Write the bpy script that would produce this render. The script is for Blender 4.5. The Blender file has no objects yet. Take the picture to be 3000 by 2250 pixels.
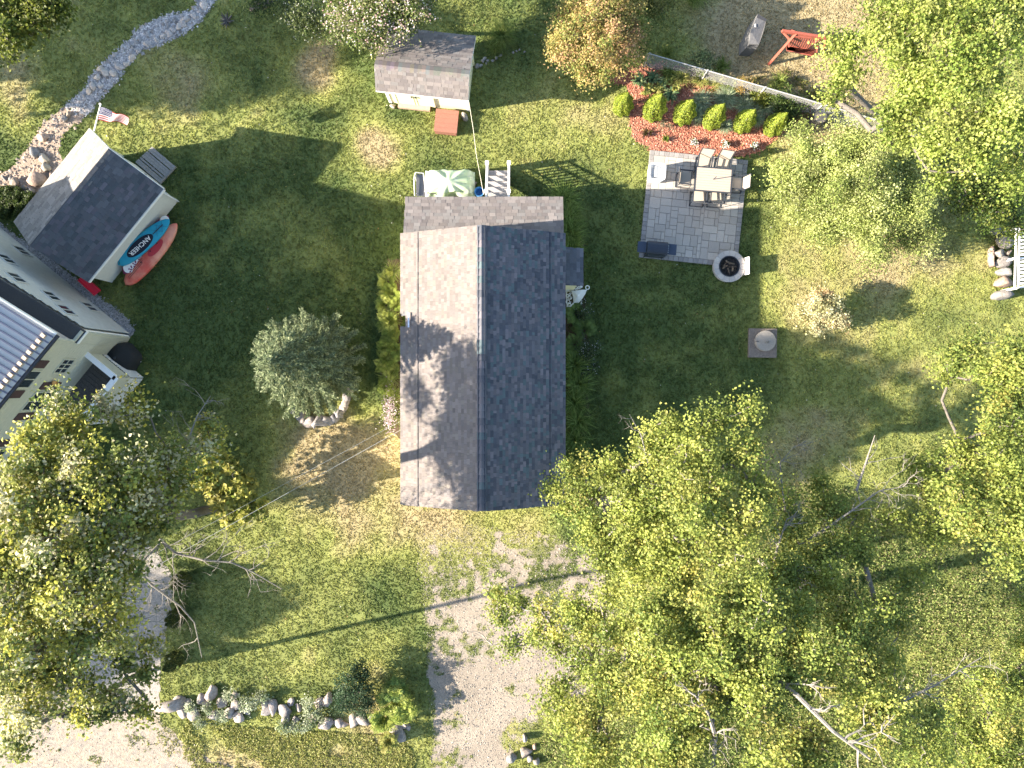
import bpy, math, random
import numpy as np
from mathutils import Vector, Matrix

random.seed(7)
RNG = np.random.default_rng(7)
R = math.radians
SC = bpy.context.scene
COL = SC.collection

# ------------------------------------------------------------------ camera, sky, sun, exposure
H = 30.0                                   # drone height above the lawn
FS, FD = 2081.0, 2081.0 / 1.35624          # metres <-> survey units of the two plans the positions were read from
cam = bpy.data.cameras.new('camera'); cam_o = bpy.data.objects.new('camera', cam); COL.objects.link(cam_o)
cam_o.location = (0, 0, H); cam_o.rotation_euler = (0, 0, 0)
cam.sensor_width = 34.6; cam.lens = 24.0; cam.clip_end = 2000.0
SC.camera = cam_o
SUN_EL, SUN_AZ = R(22.0), math.atan2(-1.0, -0.16)
world = bpy.data.worlds.new('World'); SC.world = world; world.use_nodes = True
wn = world.node_tree.nodes; wl = world.node_tree.links
sky = wn.new('ShaderNodeTexSky'); sky.sky_type = 'NISHITA'; sky.sun_disc = False
sky.sun_elevation = SUN_EL; sky.sun_rotation = SUN_AZ % (2 * math.pi)
wl.new(sky.outputs[0], wn['Background'].inputs[0]); wn['Background'].inputs[1].default_value = 0.09
sd = bpy.data.lights.new('sun', 'SUN'); sd.energy = 5.0; sd.angle = R(0.5); sd.color = (1.0, 0.89, 0.74)
so = bpy.data.objects.new('sun', sd); COL.objects.link(so)
sv = Vector((math.sin(SUN_AZ) * math.cos(SUN_EL), math.cos(SUN_AZ) * math.cos(SUN_EL), math.sin(SUN_EL)))
so.rotation_euler = sv.to_track_quat('Z', 'Y').to_euler(); so.location = (-20, 0, 25)
SC.view_settings.view_transform = 'Standard'; SC.view_settings.look = 'None'
SC.view_settings.exposure = 2.3; SC.view_settings.gamma = 1.0
SC.cycles.max_bounces = 6; SC.cycles.diffuse_bounces = 3; SC.cycles.transparent_max_bounces = 4

def D(x, y, z=0.0): return Vector(((x - 1106) * (H - z) / FD, (829.5 - y) * (H - z) / FD, z))
def S(x, y, z=0.0): return Vector(((x - 1500) * (H - z) / FS, (1125 - y) * (H - z) / FS, z))
def Zm(ox, oy, s):                          # reader for an enlarged piece of the plan
    return lambda x, y, z=0.0: S(ox + x * s, oy + y * s, z)

# ------------------------------------------------------------------ numeric noise
def vnoise(x, y, seed=0):
    xi = np.floor(x).astype(np.int64); yi = np.floor(y).astype(np.int64)
    fx = x - xi; fy = y - yi; fx = fx * fx * (3 - 2 * fx); fy = fy * fy * (3 - 2 * fy)
    def h(a, b):
        n = (a * 374761393 + b * 668265263 + seed * 1442695041) & 0x7fffffff
        n = ((n ^ (n >> 13)) * 1274126177) & 0x7fffffff
        return ((n ^ (n >> 16)) & 0xffff) / 65535.0
    return (h(xi, yi) * (1 - fx) + h(xi + 1, yi) * fx) * (1 - fy) + (h(xi, yi + 1) * (1 - fx) + h(xi + 1, yi + 1) * fx) * fy
def fbm(x, y, seed=0, o=4):
    s = 0; a = .5; t = 0
    for i in range(o):
        s = s + a * vnoise(x * 2 ** i, y * 2 ** i, seed + i); t += a; a *= .5
    return s / t
def inpoly(px, py, poly):
    c = np.zeros(px.shape, bool); n = len(poly)
    for i in range(n):
        x1, y1 = poly[i][0], poly[i][1]; x2, y2 = poly[i - 1][0], poly[i - 1][1]
        if y1 == y2: continue
        c ^= ((y1 > py) != (y2 > py)) & (px < (x2 - x1) * (py - y1) / (y2 - y1) + x1)
    return c

# ------------------------------------------------------------------ materials
MATS = {}
def mat(name, col=(.5, .5, .5), rough=.8, noise=0.0, scale=8.0, bump=0.0, bscale=40.0, metal=0.0, tint=False, trans=0.0, spec=.3, col2=None, stretch=None):
    if name in MATS: return MATS[name]
    m = bpy.data.materials.new(name); m.use_nodes = True; MATS[name] = m
    nt = m.node_tree; N = nt.nodes; L = nt.links; b = N['Principled BSDF']
    b.inputs['Roughness'].default_value = rough; b.inputs['Metallic'].default_value = metal
    b.inputs['Specular IOR Level'].default_value = spec
    tc = N.new('ShaderNodeTexCoord'); src = tc.outputs['Object']
    if stretch:
        mp = N.new('ShaderNodeMapping'); mp.inputs['Scale'].default_value = stretch; L.new(src, mp.inputs[0]); src = mp.outputs[0]
    out = None
    if tint:
        at = N.new('ShaderNodeAttribute'); at.attribute_name = 'tint'; out = at.outputs['Color']
    else:
        rgb = N.new('ShaderNodeRGB'); rgb.outputs[0].default_value = (*col, 1); out = rgb.outputs[0]
    if noise or col2:
        nz = N.new('ShaderNodeTexNoise'); nz.inputs['Scale'].default_value = scale; nz.inputs['Detail'].default_value = 6; nz.inputs['Roughness'].default_value = .65
        L.new(src, nz.inputs['Vector'])
        mx = N.new('ShaderNodeMix'); mx.data_type = 'RGBA'
        if col2:
            rp = N.new('ShaderNodeValToRGB'); rp.color_ramp.elements[0].position = .4; rp.color_ramp.elements[1].position = .62
            L.new(nz.outputs['Fac'], rp.inputs[0]); L.new(rp.outputs[0], mx.inputs['Factor'])
            L.new(out, mx.inputs[6]); mx.inputs[7].default_value = (*col2, 1); out = mx.outputs[2]
        if noise:
            nz2 = N.new('ShaderNodeTexNoise'); nz2.inputs['Scale'].default_value = scale * 2.7; nz2.inputs['Detail'].default_value = 6
            L.new(src, nz2.inputs['Vector'])
            mr = N.new('ShaderNodeMapRange'); mr.inputs[1].default_value = .25; mr.inputs[2].default_value = .75
            mr.inputs[3].default_value = 1 - noise; mr.inputs[4].default_value = 1 + noise
            L.new(nz2.outputs['Fac'], mr.inputs[0])
            hv = N.new('ShaderNodeVectorMath'); hv.operation = 'SCALE'; L.new(out, hv.inputs[0]); L.new(mr.outputs[0], hv.inputs['Scale']); out = hv.outputs[0]
    L.new(out, b.inputs['Base Color'])
    if bump:
        bz = N.new('ShaderNodeTexNoise'); bz.inputs['Scale'].default_value = bscale; bz.inputs['Detail'].default_value = 5
        L.new(src, bz.inputs['Vector'])
        bp = N.new('ShaderNodeBump'); bp.inputs['Strength'].default_value = min(1, bump); bp.inputs['Distance'].default_value = .03
        L.new(bz.outputs['Fac'], bp.inputs['Height']); L.new(bp.outputs[0], b.inputs['Normal'])
    if trans:
        tr = N.new('ShaderNodeBsdfTranslucent'); L.new(out, tr.inputs[0])
        ms = N.new('ShaderNodeMixShader'); ms.inputs[0].default_value = trans
        L.new(b.outputs[0], ms.inputs[1]); L.new(tr.outputs[0], ms.inputs[2]); L.new(ms.outputs[0], N['Material Output'].inputs[0])
    return m
LEAF = mat('leaf', tint=True, rough=.5, trans=.46, spec=.25)
BLADE = mat('grass_blade', tint=True, rough=.7, trans=.38, spec=.15)
STONE = mat('stone', tint=True, rough=.9, noise=.35, scale=5, bump=.6, bscale=18)
SHING = mat('asphalt_shingle', tint=True, rough=.93, noise=.16, scale=22, spec=.15)
TINT = mat('painted', tint=True, rough=.6)
BARK = mat('bark', (.13, .115, .10), .95, .4, 9, .8, 30)
BARKW = mat('pale_bark', (.21, .19, .165), .9, .35, 10, .5, 30)
WOODG = mat('weathered_wood', (.26, .25, .235), .9, .25, 6, .4, 30, stretch=(1, 1, 1))
WHITE = mat('white_paint', (.80, .79, .76), .5, .04)
CREAM = mat('cream_siding', (.50, .49, .39), .75, .06, 3)
YELLOW = mat('yellow_siding', (.80, .74, .50), .7, .05, 3)
DARK = mat('dark_metal', (.035, .04, .05), .45)
BLACK = mat('black_fabric', (.02, .022, .024), .85, .2, 12, .4, 25)
GLASS = mat('window_glass', (.03, .04, .055), .12, spec=.6)
CONC = mat('concrete', (.20, .165, .14), .92, .3, 6, .4, 30)
WHITEP = mat('white_plastic', (.78, .78, .77), .35)
REDWOOD = mat('red_stained_wood', (.27, .075, .05), .8, .25, 10)
BROWNB = mat('brown_board', (.27, .12, .085), .8, .22, 5, .3, 30, stretch=(1, 6, 1))

# ------------------------------------------------------------------ object helpers
def props(o, label=None, cat=None, group=None, kind=None):
    if label: o['label'] = label
    if cat: o['category'] = cat
    if group: o['group'] = group
    if kind: o['kind'] = kind
    return o
def thing(name, label, cat, loc=(0, 0, 0), rz=0.0, group=None):
    o = bpy.data.objects.new(name, None); COL.objects.link(o); o.location = loc; o.rotation_euler = (0, 0, rz)
    o.empty_display_size = .2
    return props(o, label, cat, group)
def link(me, name, parent=None, loc=(0, 0, 0), rot=(0, 0, 0), **k):
    o = bpy.data.objects.new(name, me); COL.objects.link(o); o.parent = parent; o.location = loc; o.rotation_euler = rot
    return props(o, **k)
def npmesh(name, V, F, m, tint=None, smooth=False):
    V = np.asarray(V, np.float32); F = np.asarray(F, np.int32); k = F.shape[1]
    me = bpy.data.meshes.new(name)
    me.vertices.add(len(V)); me.vertices.foreach_set('co', V.ravel())
    me.loops.add(F.size); me.loops.foreach_set('vertex_index', F.ravel())
    me.polygons.add(len(F)); me.polygons.foreach_set('loop_start', np.arange(0, F.size, k, dtype=np.int32))
    if tint is not None:
        a = me.attributes.new('tint', 'FLOAT_COLOR', 'POINT')
        c = np.ones((len(V), 4), np.float32); c[:, :3] = tint; a.data.foreach_set('color', c.ravel())
    me.update(calc_edges=True)
    if smooth: me.polygons.foreach_set('use_smooth', np.ones(len(F), bool))
    me.materials.append(m)
    return me

class MB:
    """collects shapes and makes one mesh of them"""
    def __init__(s): s.v = []; s.f = []; s.mi = []; s.t = []; s.tc = None
    def add(s, vs, fs, mi=0):
        o = len(s.v); s.v += [tuple(v) for v in vs]; s.f += [tuple(i + o for i in f) for f in fs]; s.mi += [mi] * len(fs)
        if s.tc is not None: s.t += [s.tc] * len(vs)
        return s
    def box(s, c, d, rz=0.0, mat3=None, mi=0, ry=0.0, rx=0.0, taper=1.0):
        x, y, z = d[0] / 2, d[1] / 2, d[2] / 2
        M = mat3 or (Matrix.Rotation(rz, 3, 'Z') @ Matrix.Rotation(ry, 3, 'Y') @ Matrix.Rotation(rx, 3, 'X'))
        vs = [Vector(c) + M @ Vector((a * x * (taper if e > 0 else 1), b * y * (taper if e > 0 else 1), e * z)) for e in (-1, 1) for a, b in ((-1, -1), (1, -1), (1, 1), (-1, 1))]
        return s.add(vs, [(3, 2, 1, 0), (4, 5, 6, 7), (0, 1, 5, 4), (1, 2, 6, 5), (2, 3, 7, 6), (3, 0, 4, 7)], mi)
    def bar(s, a, b, w, h, mi=0, up=(0, 0, 1)):
        a = Vector(a); b = Vector(b); x = (b - a); L = x.length; x.normalize(); y = Vector(up).cross(x)
        if y.length < 1e-4: y = Vector((0, 1, 0))
        y.normalize(); z = x.cross(y); M = Matrix((x, y, z)).transposed()
        return s.box((a + b) / 2, (L, w, h), mat3=M, mi=mi)
    def tube(s, pts, rad, n=6, mi=0, cap=True):
        pts = [Vector(p) for p in pts]; rad = rad if hasattr(rad, '__len__') else [rad] * len(pts)
        vs = []; fs = []; up = Vector((.13, .21, 1)).normalized()
        for i, p in enumerate(pts):
            t = (pts[min(i + 1, len(pts) - 1)] - pts[max(i - 1, 0)]); t.normalize()
            x = t.cross(up)
            if x.length < .05: x = t.cross(Vector((1, 0, 0)))
            x.normalize(); y = t.cross(x)
            vs += [p + (x * math.cos(2 * math.pi * k / n) + y * math.sin(2 * math.pi * k / n)) * rad[i] for k in range(n)]
        for i in range(len(pts) - 1):
            for k in range(n):
                a = i * n + k; b = i * n + (k + 1) % n; fs.append((a, b, b + n, a + n))
        if cap: fs.append(tuple(range(n))); fs.append(tuple((len(pts) - 1) * n + k for k in reversed(range(n))))
        return s.add(vs, fs, mi)
    def lathe(s, c, prof, n=20, mi=0, capt=True):
        vs = [Vector(c) + Vector((r * math.cos(2 * math.pi * k / n), r * math.sin(2 * math.pi * k / n), z)) for r, z in prof for k in range(n)]
        fs = [(i * n + k, i * n + (k + 1) % n, (i + 1) * n + (k + 1) % n, (i + 1) * n + k) for i in range(len(prof) - 1) for k in range(n)]
        if capt: fs.append(tuple((len(prof) - 1) * n + k for k in range(n)))
        return s.add(vs, fs, mi)
    def prism(s, poly, z0, z1, mi=0):
        n = len(poly); vs = [(p[0], p[1], z0) for p in poly] + [(p[0], p[1], z1) for p in poly]
        ar = sum(poly[i - 1][0] * poly[i][1] - poly[i][0] * poly[i - 1][1] for i in range(n))
        fs = [tuple(range(n - 1, -1, -1)), tuple(range(n, 2 * n))] + [(i, (i + 1) % n, (i + 1) % n + n, i + n) for i in range(n)]
        if ar < 0: fs = [tuple(reversed(f)) for f in fs]
        return s.add(vs, fs, mi)
    def slab(s, q, th, mi=0):
        q = [Vector(p) for p in q]; n = (q[1] - q[0]).cross(q[2] - q[0]).normalized()
        if n.z < 0: q = q[::-1]; n = -n
        vs = [p - n * th for p in q] + q; k = len(q)
        return s.add(vs, [tuple(range(k - 1, -1, -1)), tuple(range(k, 2 * k))] + [(i, (i + 1) % k, (i + 1) % k + k, i + k) for i in range(k)], mi)
    def mesh(s, name, mats, smooth=False):
        me = bpy.data.meshes.new(name); me.from_pydata(s.v, [], s.f)
        for m in (mats if isinstance(mats, (list, tuple)) else [mats]): me.materials.append(m)
        me.polygons.foreach_set('material_index', s.mi)
        if s.t and len(s.t) == len(s.v):
            a = me.attributes.new('tint', 'FLOAT_COLOR', 'POINT'); a.data.foreach_set('color', [c for t in s.t for c in (*t, 1)])
        if smooth: me.polygons.foreach_set('use_smooth', [True] * len(s.f))
        me.update(); return me
    def build(s, name, mats, parent=None, smooth=False, loc=(0, 0, 0), rot=(0, 0, 0), **k):
        return link(s.mesh(name, mats, smooth), name, parent, loc, rot, **k)
def bevel(o, w=.01, n=2):
    b = o.modifiers.new('edge', 'BEVEL'); b.width = w; b.segments = n; b.limit_method = 'ANGLE'; return o
def frame3(ox, oy, ang):                    # local plan frame -> world
    c, s_ = math.cos(ang), math.sin(ang)
    return lambda a, b, z=0.0: Vector((ox + a * c - b * s_, oy + a * s_ + b * c, z))

# ------------------------------------------------------------------ leaves and blades
def leafmesh(name, C, Nn, L, W, T, m=LEAF, fold=.25, ax=None):
    n = len(C); Nn = Nn / np.maximum(np.linalg.norm(Nn, axis=1, keepdims=True), 1e-6)
    r = RNG.normal(size=(n, 3)) if ax is None else ax
    a = r - (r * Nn).sum(1, keepdims=True) * Nn; a /= np.maximum(np.linalg.norm(a, axis=1, keepdims=True), 1e-6)
    b = np.cross(Nn, a); L = np.broadcast_to(L, (n,))[:, None]; W = np.broadcast_to(W, (n,))[:, None]
    V = np.empty((n, 4, 3)); V[:, 0] = C - a * L * .5; V[:, 2] = C + a * L * .5
    V[:, 1] = C + b * W * .5 + Nn * W * fold; V[:, 3] = C - b * W * .5 + Nn * W * fold
    i = np.arange(n)[:, None] * 4
    F = np.concatenate([i + np.array([0, 2, 1]), i + np.array([0, 3, 2])], 0)
    return npmesh(name, V.reshape(-1, 3), F, m, np.repeat(T, 4, 0))
def tints(n, cols, w=None, var=.18):
    cols = np.array(cols, float); i = RNG.choice(len(cols), n, p=w)
    return cols[i] * (1 + RNG.normal(0, var, (n, 1))).clip(.45, 1.7)
def blades(c, n, Rr, Hh, w, cols, seg=4, wts=None, spread=.12, droop=.55, keep=None, zb=0.0):
    """arching strap leaves from one crown: vertex, face and tint arrays"""
    az = RNG.uniform(0, 2 * np.pi, n); rr = Rr * RNG.uniform(.45, 1.1, n); hh = Hh * RNG.uniform(.6, 1.15, n)
    bx = c[0] + RNG.normal(0, spread * Rr, n); by = c[1] + RNG.normal(0, spread * Rr, n)
    V = np.empty((n, seg + 1, 2, 3)); d = np.stack([np.cos(az), np.sin(az)], 1); p = np.stack([-d[:, 1], d[:, 0]], 1)
    for i in range(seg + 1):
        t = i / seg; q = rr * t ** 1.15; z = hh * (np.sin(min(t * 1.9, 2.2)) - droop * max(0, t - .6)) ; ww = w * (1 - t) ** .6 * (.5 + t if t < .5 else 1)
        for k, sg in enumerate((-1, 1)):
            V[:, i, k, 0] = bx + d[:, 0] * q + p[:, 0] * ww * sg / 2; V[:, i, k, 1] = by + d[:, 1] * q + p[:, 1] * ww * sg / 2; V[:, i, k, 2] = np.maximum(z, .01) + zb
    b = np.arange(n)[:, None] * (seg + 1) * 2
    F = np.concatenate([b + np.array([2 * i, 2 * i + 1, 2 * i + 3, 2 * i + 2]) for i in range(seg)], 0)
    T = np.repeat(tints(n, cols, wts), (seg + 1) * 2, 0)
    return V.reshape(-1, 3), F, T
def clump(name, label, cat, c, n, Rr, Hh, w, cols, group=None, kind=None, **k):
    V, F, T = blades((0, 0), n, Rr, Hh, w, cols, **k)
    return link(npmesh(name, V, F, BLADE, T), name, None, (c[0], c[1], c[2] if len(c) > 2 else 0), label=label, cat=cat, group=group, kind=kind)

GREENS = [(.075, .115, .02), (.10, .14, .022), (.055, .09, .018), (.14, .16, .025)]

def rock_mesh(rx, ry, rz, seed, col, sub=2):
    key = sub
    if key not in rock_mesh.base:
        import bmesh
        bm = bmesh.new(); bmesh.ops.create_icosphere(bm, subdivisions=sub, radius=1.0)
        rock_mesh.base[key] = (np.array([v.co[:] for v in bm.verts]), np.array([[v.index for v in f.verts] for f in bm.faces])); bm.free()
    V, F = rock_mesh.base[key]; V = V.copy(); rg = np.random.default_rng(seed)
    for _ in range(12):                       # cut facets, then roughen
        d = rg.normal(size=3); d /= np.linalg.norm(d); t = rg.uniform(.42, .80); q = V @ d
        V -= np.maximum(q - t, 0)[:, None] * d * 1.0
    V *= 1 + .16 * (fbm(V[:, 0] * 2 + seed, V[:, 1] * 2 + V[:, 2] * 1.7, seed % 97)[:, None] - .5) * 2
    V[:, 2] = np.maximum(V[:, 2], -.35)
    V *= np.array([rx, ry, rz]); V[:, 2] += .33 * rz
    c = np.array(col) * (1 + .25 * (fbm(V[:, 0] * 6 + seed, V[:, 1] * 6, 3)[:, None] - .5) * 2)
    return npmesh('boulder', V, F, STONE, c)
rock_mesh.base = {}
ROCKC = [(.27, .22, .18), (.22, .20, .185), (.33, .24, .19), (.18, .175, .17), (.33, .29, .24)]
def rock(p, rx, ry, rz, label=None, group=None, name='boulder', cat='boulder', col=None, rot=None, parent=None):
    sd = random.randrange(10 ** 6)
    c = col or random.choice(ROCKC)
    return link(rock_mesh(rx, ry, rz, sd, c), name, parent, p, (0, 0, random.uniform(0, 3) if rot is None else rot), label=label, cat=cat if label else None, group=group)

# ================================================================== THE GROUND
def ctr(f, pts, z=0): return [tuple(f(*p, z)[:2]) for p in pts]
Z1 = Zm(0, 0, .45208); Z2 = Zm(1000, 0, .45208); Z3 = Zm(2000, 0, .45208)
Z5 = Zm(1000, 750, .45208); Z6 = Zm(2000, 750, .45208); Z7 = Zm(0, 1500, .45208); Z8 = Zm(1000, 1500, .45208); Z9 = Zm(2000, 1500, .45208)
ZP = Zm(1800, 400, .27733); ZB = Zm(1780, 120, .35262); ZS = Zm(1080, 60, .217); ZL = Zm(0, 300, .2411)
ZH = Zm(0, 800, .31337); ZK = Zm(330, 600, .15668); ZD = Zm(1200, 460, .25316); ZW = Zm(2100, 0, .27125); ZR = Zm(2820, 620, .16886)

P_DRIVE = ctr(D, [(900, 1150), (1010, 1135), (1150, 1150), (1290, 1180), (1330, 1330), (1290, 1480), (1170, 1560), (1120, 1610), (1090, 1665), (1075, 1720), (930, 1720), (933, 1560), (925, 1450), (912, 1290)])
P_LDRIVE = ctr(D, [(235, 1150), (330, 1180), (372, 1240), (372, 1300), (352, 1400), (345, 1470), (346, 1530), (200, 1500), (60, 1430), (150, 1250)])
P_ROAD = ctr(D, [(-300, 1480), (60, 1430), (200, 1500), (346, 1530), (350, 1555), (372, 1580), (400, 1610), (450, 1640), (540, 1662), (700, 1690), (2400, 1700), (2400, 1780), (-300, 1780)])
P_SWALE = ctr(Z1, [(1420, -40), (1310, 120), (1220, 195), (1040, 285), (920, 315), (800, 450), (760, 520), (640, 640), (560, 745)]) + ctr(Z1, [(420, 690), (540, 590), (600, 490), (700, 390), (850, 250), (930, 170), (1080, 100), (1250, 70), (1310, -40)])
P_SAND = ctr(Z1, [(560, 745), (400, 870), (385, 980), (420, 1060), (360, 1180), (300, 1300), (0, 1330), (-150, 1300), (-150, 1200), (0, 1128), (80, 1080), (200, 930), (280, 800), (420, 690)])
P_GRAV = ctr(S, [(-60, 640), (0, 655), (60, 700), (130, 745), (203, 800), (295, 872), (376, 938), (394, 968), (380, 990), (330, 985), (200, 900), (0, 760), (-60, 700)])
P_BED = ctr(ZB, [(20, 330), (165, 370), (200, 500), (180, 650), (215, 810), (340, 880), (352, 925), (1040, 960), (1200, 940), (1310, 890), (1400, 800), (1540, 700), (1640, 650), (1760, 620), (1700, 540), (1400, 450), (900, 290), (480, 190), (300, 200), (120, 260)])
PA = frame3(5.82, 9.87, R(-6.0))            # patio frame, y runs down (negative)
P_PATIO = [tuple(PA(a, b)[:2]) for a, b in ((0, 0), (4.16, 0), (4.16, -4.55), (0, -4.55))]
P_HOUSE = [(-3.9, -4.3), (1.7, -4.3), (1.7, 7.0), (-3.9, 7.0)]
P_BEDL = ctr(D, [(838, 560), (866, 560), (868, 950), (835, 930), (822, 800)]); P_BEDR = ctr(D, [(1190, 430), (1235, 430), (1262, 520), (1262, 640), (1275, 760), (1272, 900), (1250, 990), (1190, 990)])

def lawn_fields(x, y):
    """dryness 0..1 of the turf, with sun and shade zones painted in"""
    d = (fbm(x * .35 + 3, y * .35, 11) - .5) * 1.5 + (fbm(x * 1.4, y * 1.4, 5) - .5) * .9
    d = d * .55 + .20 * np.clip((x - 10.0) / 1.5, 0, 1) + .22 * np.clip((y - 8.2 + .08 * x) / 1.5, 0, 1) + .22 * np.clip((-4.5 - y) / 2.0, 0, 1) * (x < 6)  # lifts the tone of sunlit zones outside the house shadow
    for (dx, dy, r, a) in ((670, 160, 55, .9), (700, 110, 40, .7), (820, 330, 50, .75), (790, 300, 30, .5), (380, 180, 80, .35), (620, 950, 120, .3), (720, 980, 110, .5), (800, 1010, 110, .55), (850, 960, 60, .35), (640, 1060, 90, .3),
                           (1650, 60, 160, .95), (1780, 40, 120, .9), (1700, 160, 90, .9), (1800, 230, 80, .8), (1620, 110, 60, .6), (1840, 620, 200, .28), (1750, 700, 110, .25), (1930, 560, 100, .4), (2000, 850, 200, .12), (1750, 940, 110, .4), (1650, 1010, 80, .55),
                           (1720, 520, 90, .25), (1660, 1150, 90, .5), (40, 250, 60, .6), (130, 80, 90, .35), (20, 150, 60, .5), (500, 1640, 100, .4), (760, 1630, 150, .45), (950, 1110, 90, .7), (1130, 1110, 80, .6), (250, 300, 40, .3), (760, 1150, 60, .3), (1290, 1500, 80, .5), (1330, 260, 60, .3), (1180, 300, 150, .2), (430, 985, 70, .3)):
        p = D(dx, dy); q = r / 51.15
        d = d + a * np.exp(-(((x - p.x) ** 2 + (y - p.y) ** 2) / (q * q)) * .9)
    return np.clip(d, 0, 1)
def lawn_color(x, y):
    d = lawn_fields(x, y)[..., None]
    g1 = np.array([.090, .126, .036]); g2 = np.array([.285, .30, .085]); g3 = np.array([.37, .30, .165])  # lush green with shade painted in, sunlit yellow green, dry tan
    m = np.clip(d * 2, 0, 1); m2 = np.clip(d * 2 - .85, 0, 1)
    c = g1 * (1 - m) + g2 * m; c = c * (1 - m2) + g3 * m2
    return c * (.82 + .36 * fbm(x * 3.1, y * 3.1, 21))[..., None]

def edge_dist(x, y, poly):
    d = np.full(x.shape, 9.0)
    for i in range(len(poly)):
        ax, ay = poly[i - 1][:2]; bx, by = poly[i][:2]; L2 = (bx - ax) ** 2 + (by - ay) ** 2 + 1e-9
        t = np.clip(((x - ax) * (bx - ax) + (y - ay) * (by - ay)) / L2, 0, 1); d = np.minimum(d, np.hypot(x - ax - t * (bx - ax), y - ay - t * (by - ay)))
    return d
def axis(lo, hi, st): return np.concatenate([[-600, -200, -90, -50], np.arange(lo, hi + st / 2, st), [50, 90, 200, 600]])
gx = axis(-28, 28, .2); gy = axis(-20, 20, .2); X, Y = np.meshgrid(gx, gy)
VV = np.stack([X.ravel(), Y.ravel(), np.zeros(X.size)], 1)
nx = len(gx); ii = (np.arange(len(gy) - 1)[:, None] * nx + np.arange(nx - 1)[None]).ravel()
link(npmesh('ground', VV, np.stack([ii, ii + 1, ii + nx + 1, ii + nx], 1), mat('soil_and_turf', tint=True, rough=.95, noise=.35, scale=9, bump=.8, bscale=22), (lawn_color(X, Y).reshape(-1, 3) * .85)), 'ground', kind='structure')

def sheet(name, poly, z, m, kind='structure'):
    """flat sheet with an edge that wanders by a hand's width"""
    out = []
    for i, p in enumerate(poly):
        q = poly[(i + 1) % len(poly)]; L = math.hypot(q[0] - p[0], q[1] - p[1]); n = max(1, int(L / .16))
        for k in range(n):
            t = k / n; x = p[0] + (q[0] - p[0]) * t; y = p[1] + (q[1] - p[1]) * t
            out.append((x + random.uniform(-.07, .07), y + random.uniform(-.07, .07), z))
    s = MB(); s.add(out, [tuple(range(len(out)))]); o = s.build(name, m, kind=kind)
    if o.data.polygons[0].normal.z < 0: o.data.flip_normals()
    return o
GRAVEL = mat('pale_gravel', (.40, .33, .255), .95, .35, 7, 1, 45, col2=(.29, .255, .205))
ROADM = mat('sandy_road', (.34, .275, .21), .95, .3, 3, .8, 30, col2=(.25, .22, .185))
GREYG = mat('grey_gravel', (.42, .385, .36), .95, .4, 16, 1, 60, col2=(.30, .28, .265))
SANDM = mat('sandy_soil', (.36, .265, .20), .95, .4, 5, 1, 40, col2=(.26, .215, .17))
MULCH = mat('red_mulch', (.36, .14, .095), .95, .4, 18, 1, 60, col2=(.27, .11, .07))
SOIL = mat('bed_soil', (.10, .07, .045), .95, .3, 10, 1, 40)
sheet('side_driveway', P_LDRIVE, .008, mat('dull_gravel', (.36, .32, .28), .95, .3, 7, 1, 45, col2=(.27, .25, .22))); sheet('road', P_ROAD, .004, ROADM)
sheet('gravel_path', P_SWALE, .008, GREYG); sheet('sandy_path', P_SAND, .004, SANDM); sheet('foundation_gravel', P_GRAV, .012, GREYG)
sheet('mulch_bed', P_BED, .010, MULCH); sheet('flower_bed', P_BEDL, .010, SOIL); sheet('side_flower_bed', P_BEDR, .010, SOIL)

def drive_cover(x, y):
    ed = edge_dist(x, y, P_DRIVE)
    g = .5 + (fbm(x * .8, y * .8, 31) - .5) * 1.5 + (fbm(x * 3.5, y * 3.5, 33) - .5) * 1.5
    top = np.clip((y + 10.6) / 3.0, 0, 1)
    want = .24 + .21 * top + .35 * np.exp(-ed / .35) + .16 * (x < -2.3) + .18 * np.exp(-((x + 2.3 - .3) / .35) ** 2) * (y < -10) - .22 * np.clip((-10.5 - y) / 2, 0, 1)
    return g + want
a0 = np.arange(-4.4, 4.9, .06); b0 = np.arange(-17.8, -5.6, .06); AX, BY = np.meshgrid(a0, b0); nxx = len(a0)
cov = np.clip((drive_cover(AX, BY) - .88) / .16, 0, 1)[..., None]
gc = np.array([.29, .245, .195]) * (.72 + .5 * fbm(AX * 1.6, BY * 1.6, 71))[..., None] * (.85 + .3 * fbm(AX * 9, BY * 9, 73))[..., None]
cc = gc * (1 - cov) + (lawn_color(AX, BY) * .75 + np.array([.05, .04, .02])) * cov
i2 = (np.arange(len(b0) - 1)[:, None] * nxx + np.arange(nxx - 1)[None]).ravel()
fx = AX.ravel()[i2] + (fbm(BY.ravel()[i2] * 2, AX.ravel()[i2] * 2, 5) - .5) * .5; fy = BY.ravel()[i2] + (fbm(AX.ravel()[i2] * 2, BY.ravel()[i2] * 2, 6) - .5) * .5
i2 = i2[inpoly(fx, fy, P_DRIVE)]
link(npmesh('driveway', np.stack([AX.ravel(), BY.ravel(), np.full(AX.size, .008)], 1), np.stack([i2, i2 + 1, i2 + nxx + 1, i2 + nxx], 1), mat('gravel_drive', tint=True, rough=.95, noise=.3, scale=14, bump=1, bscale=50), cc.reshape(-1, 3)), 'driveway', kind='structure')

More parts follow.
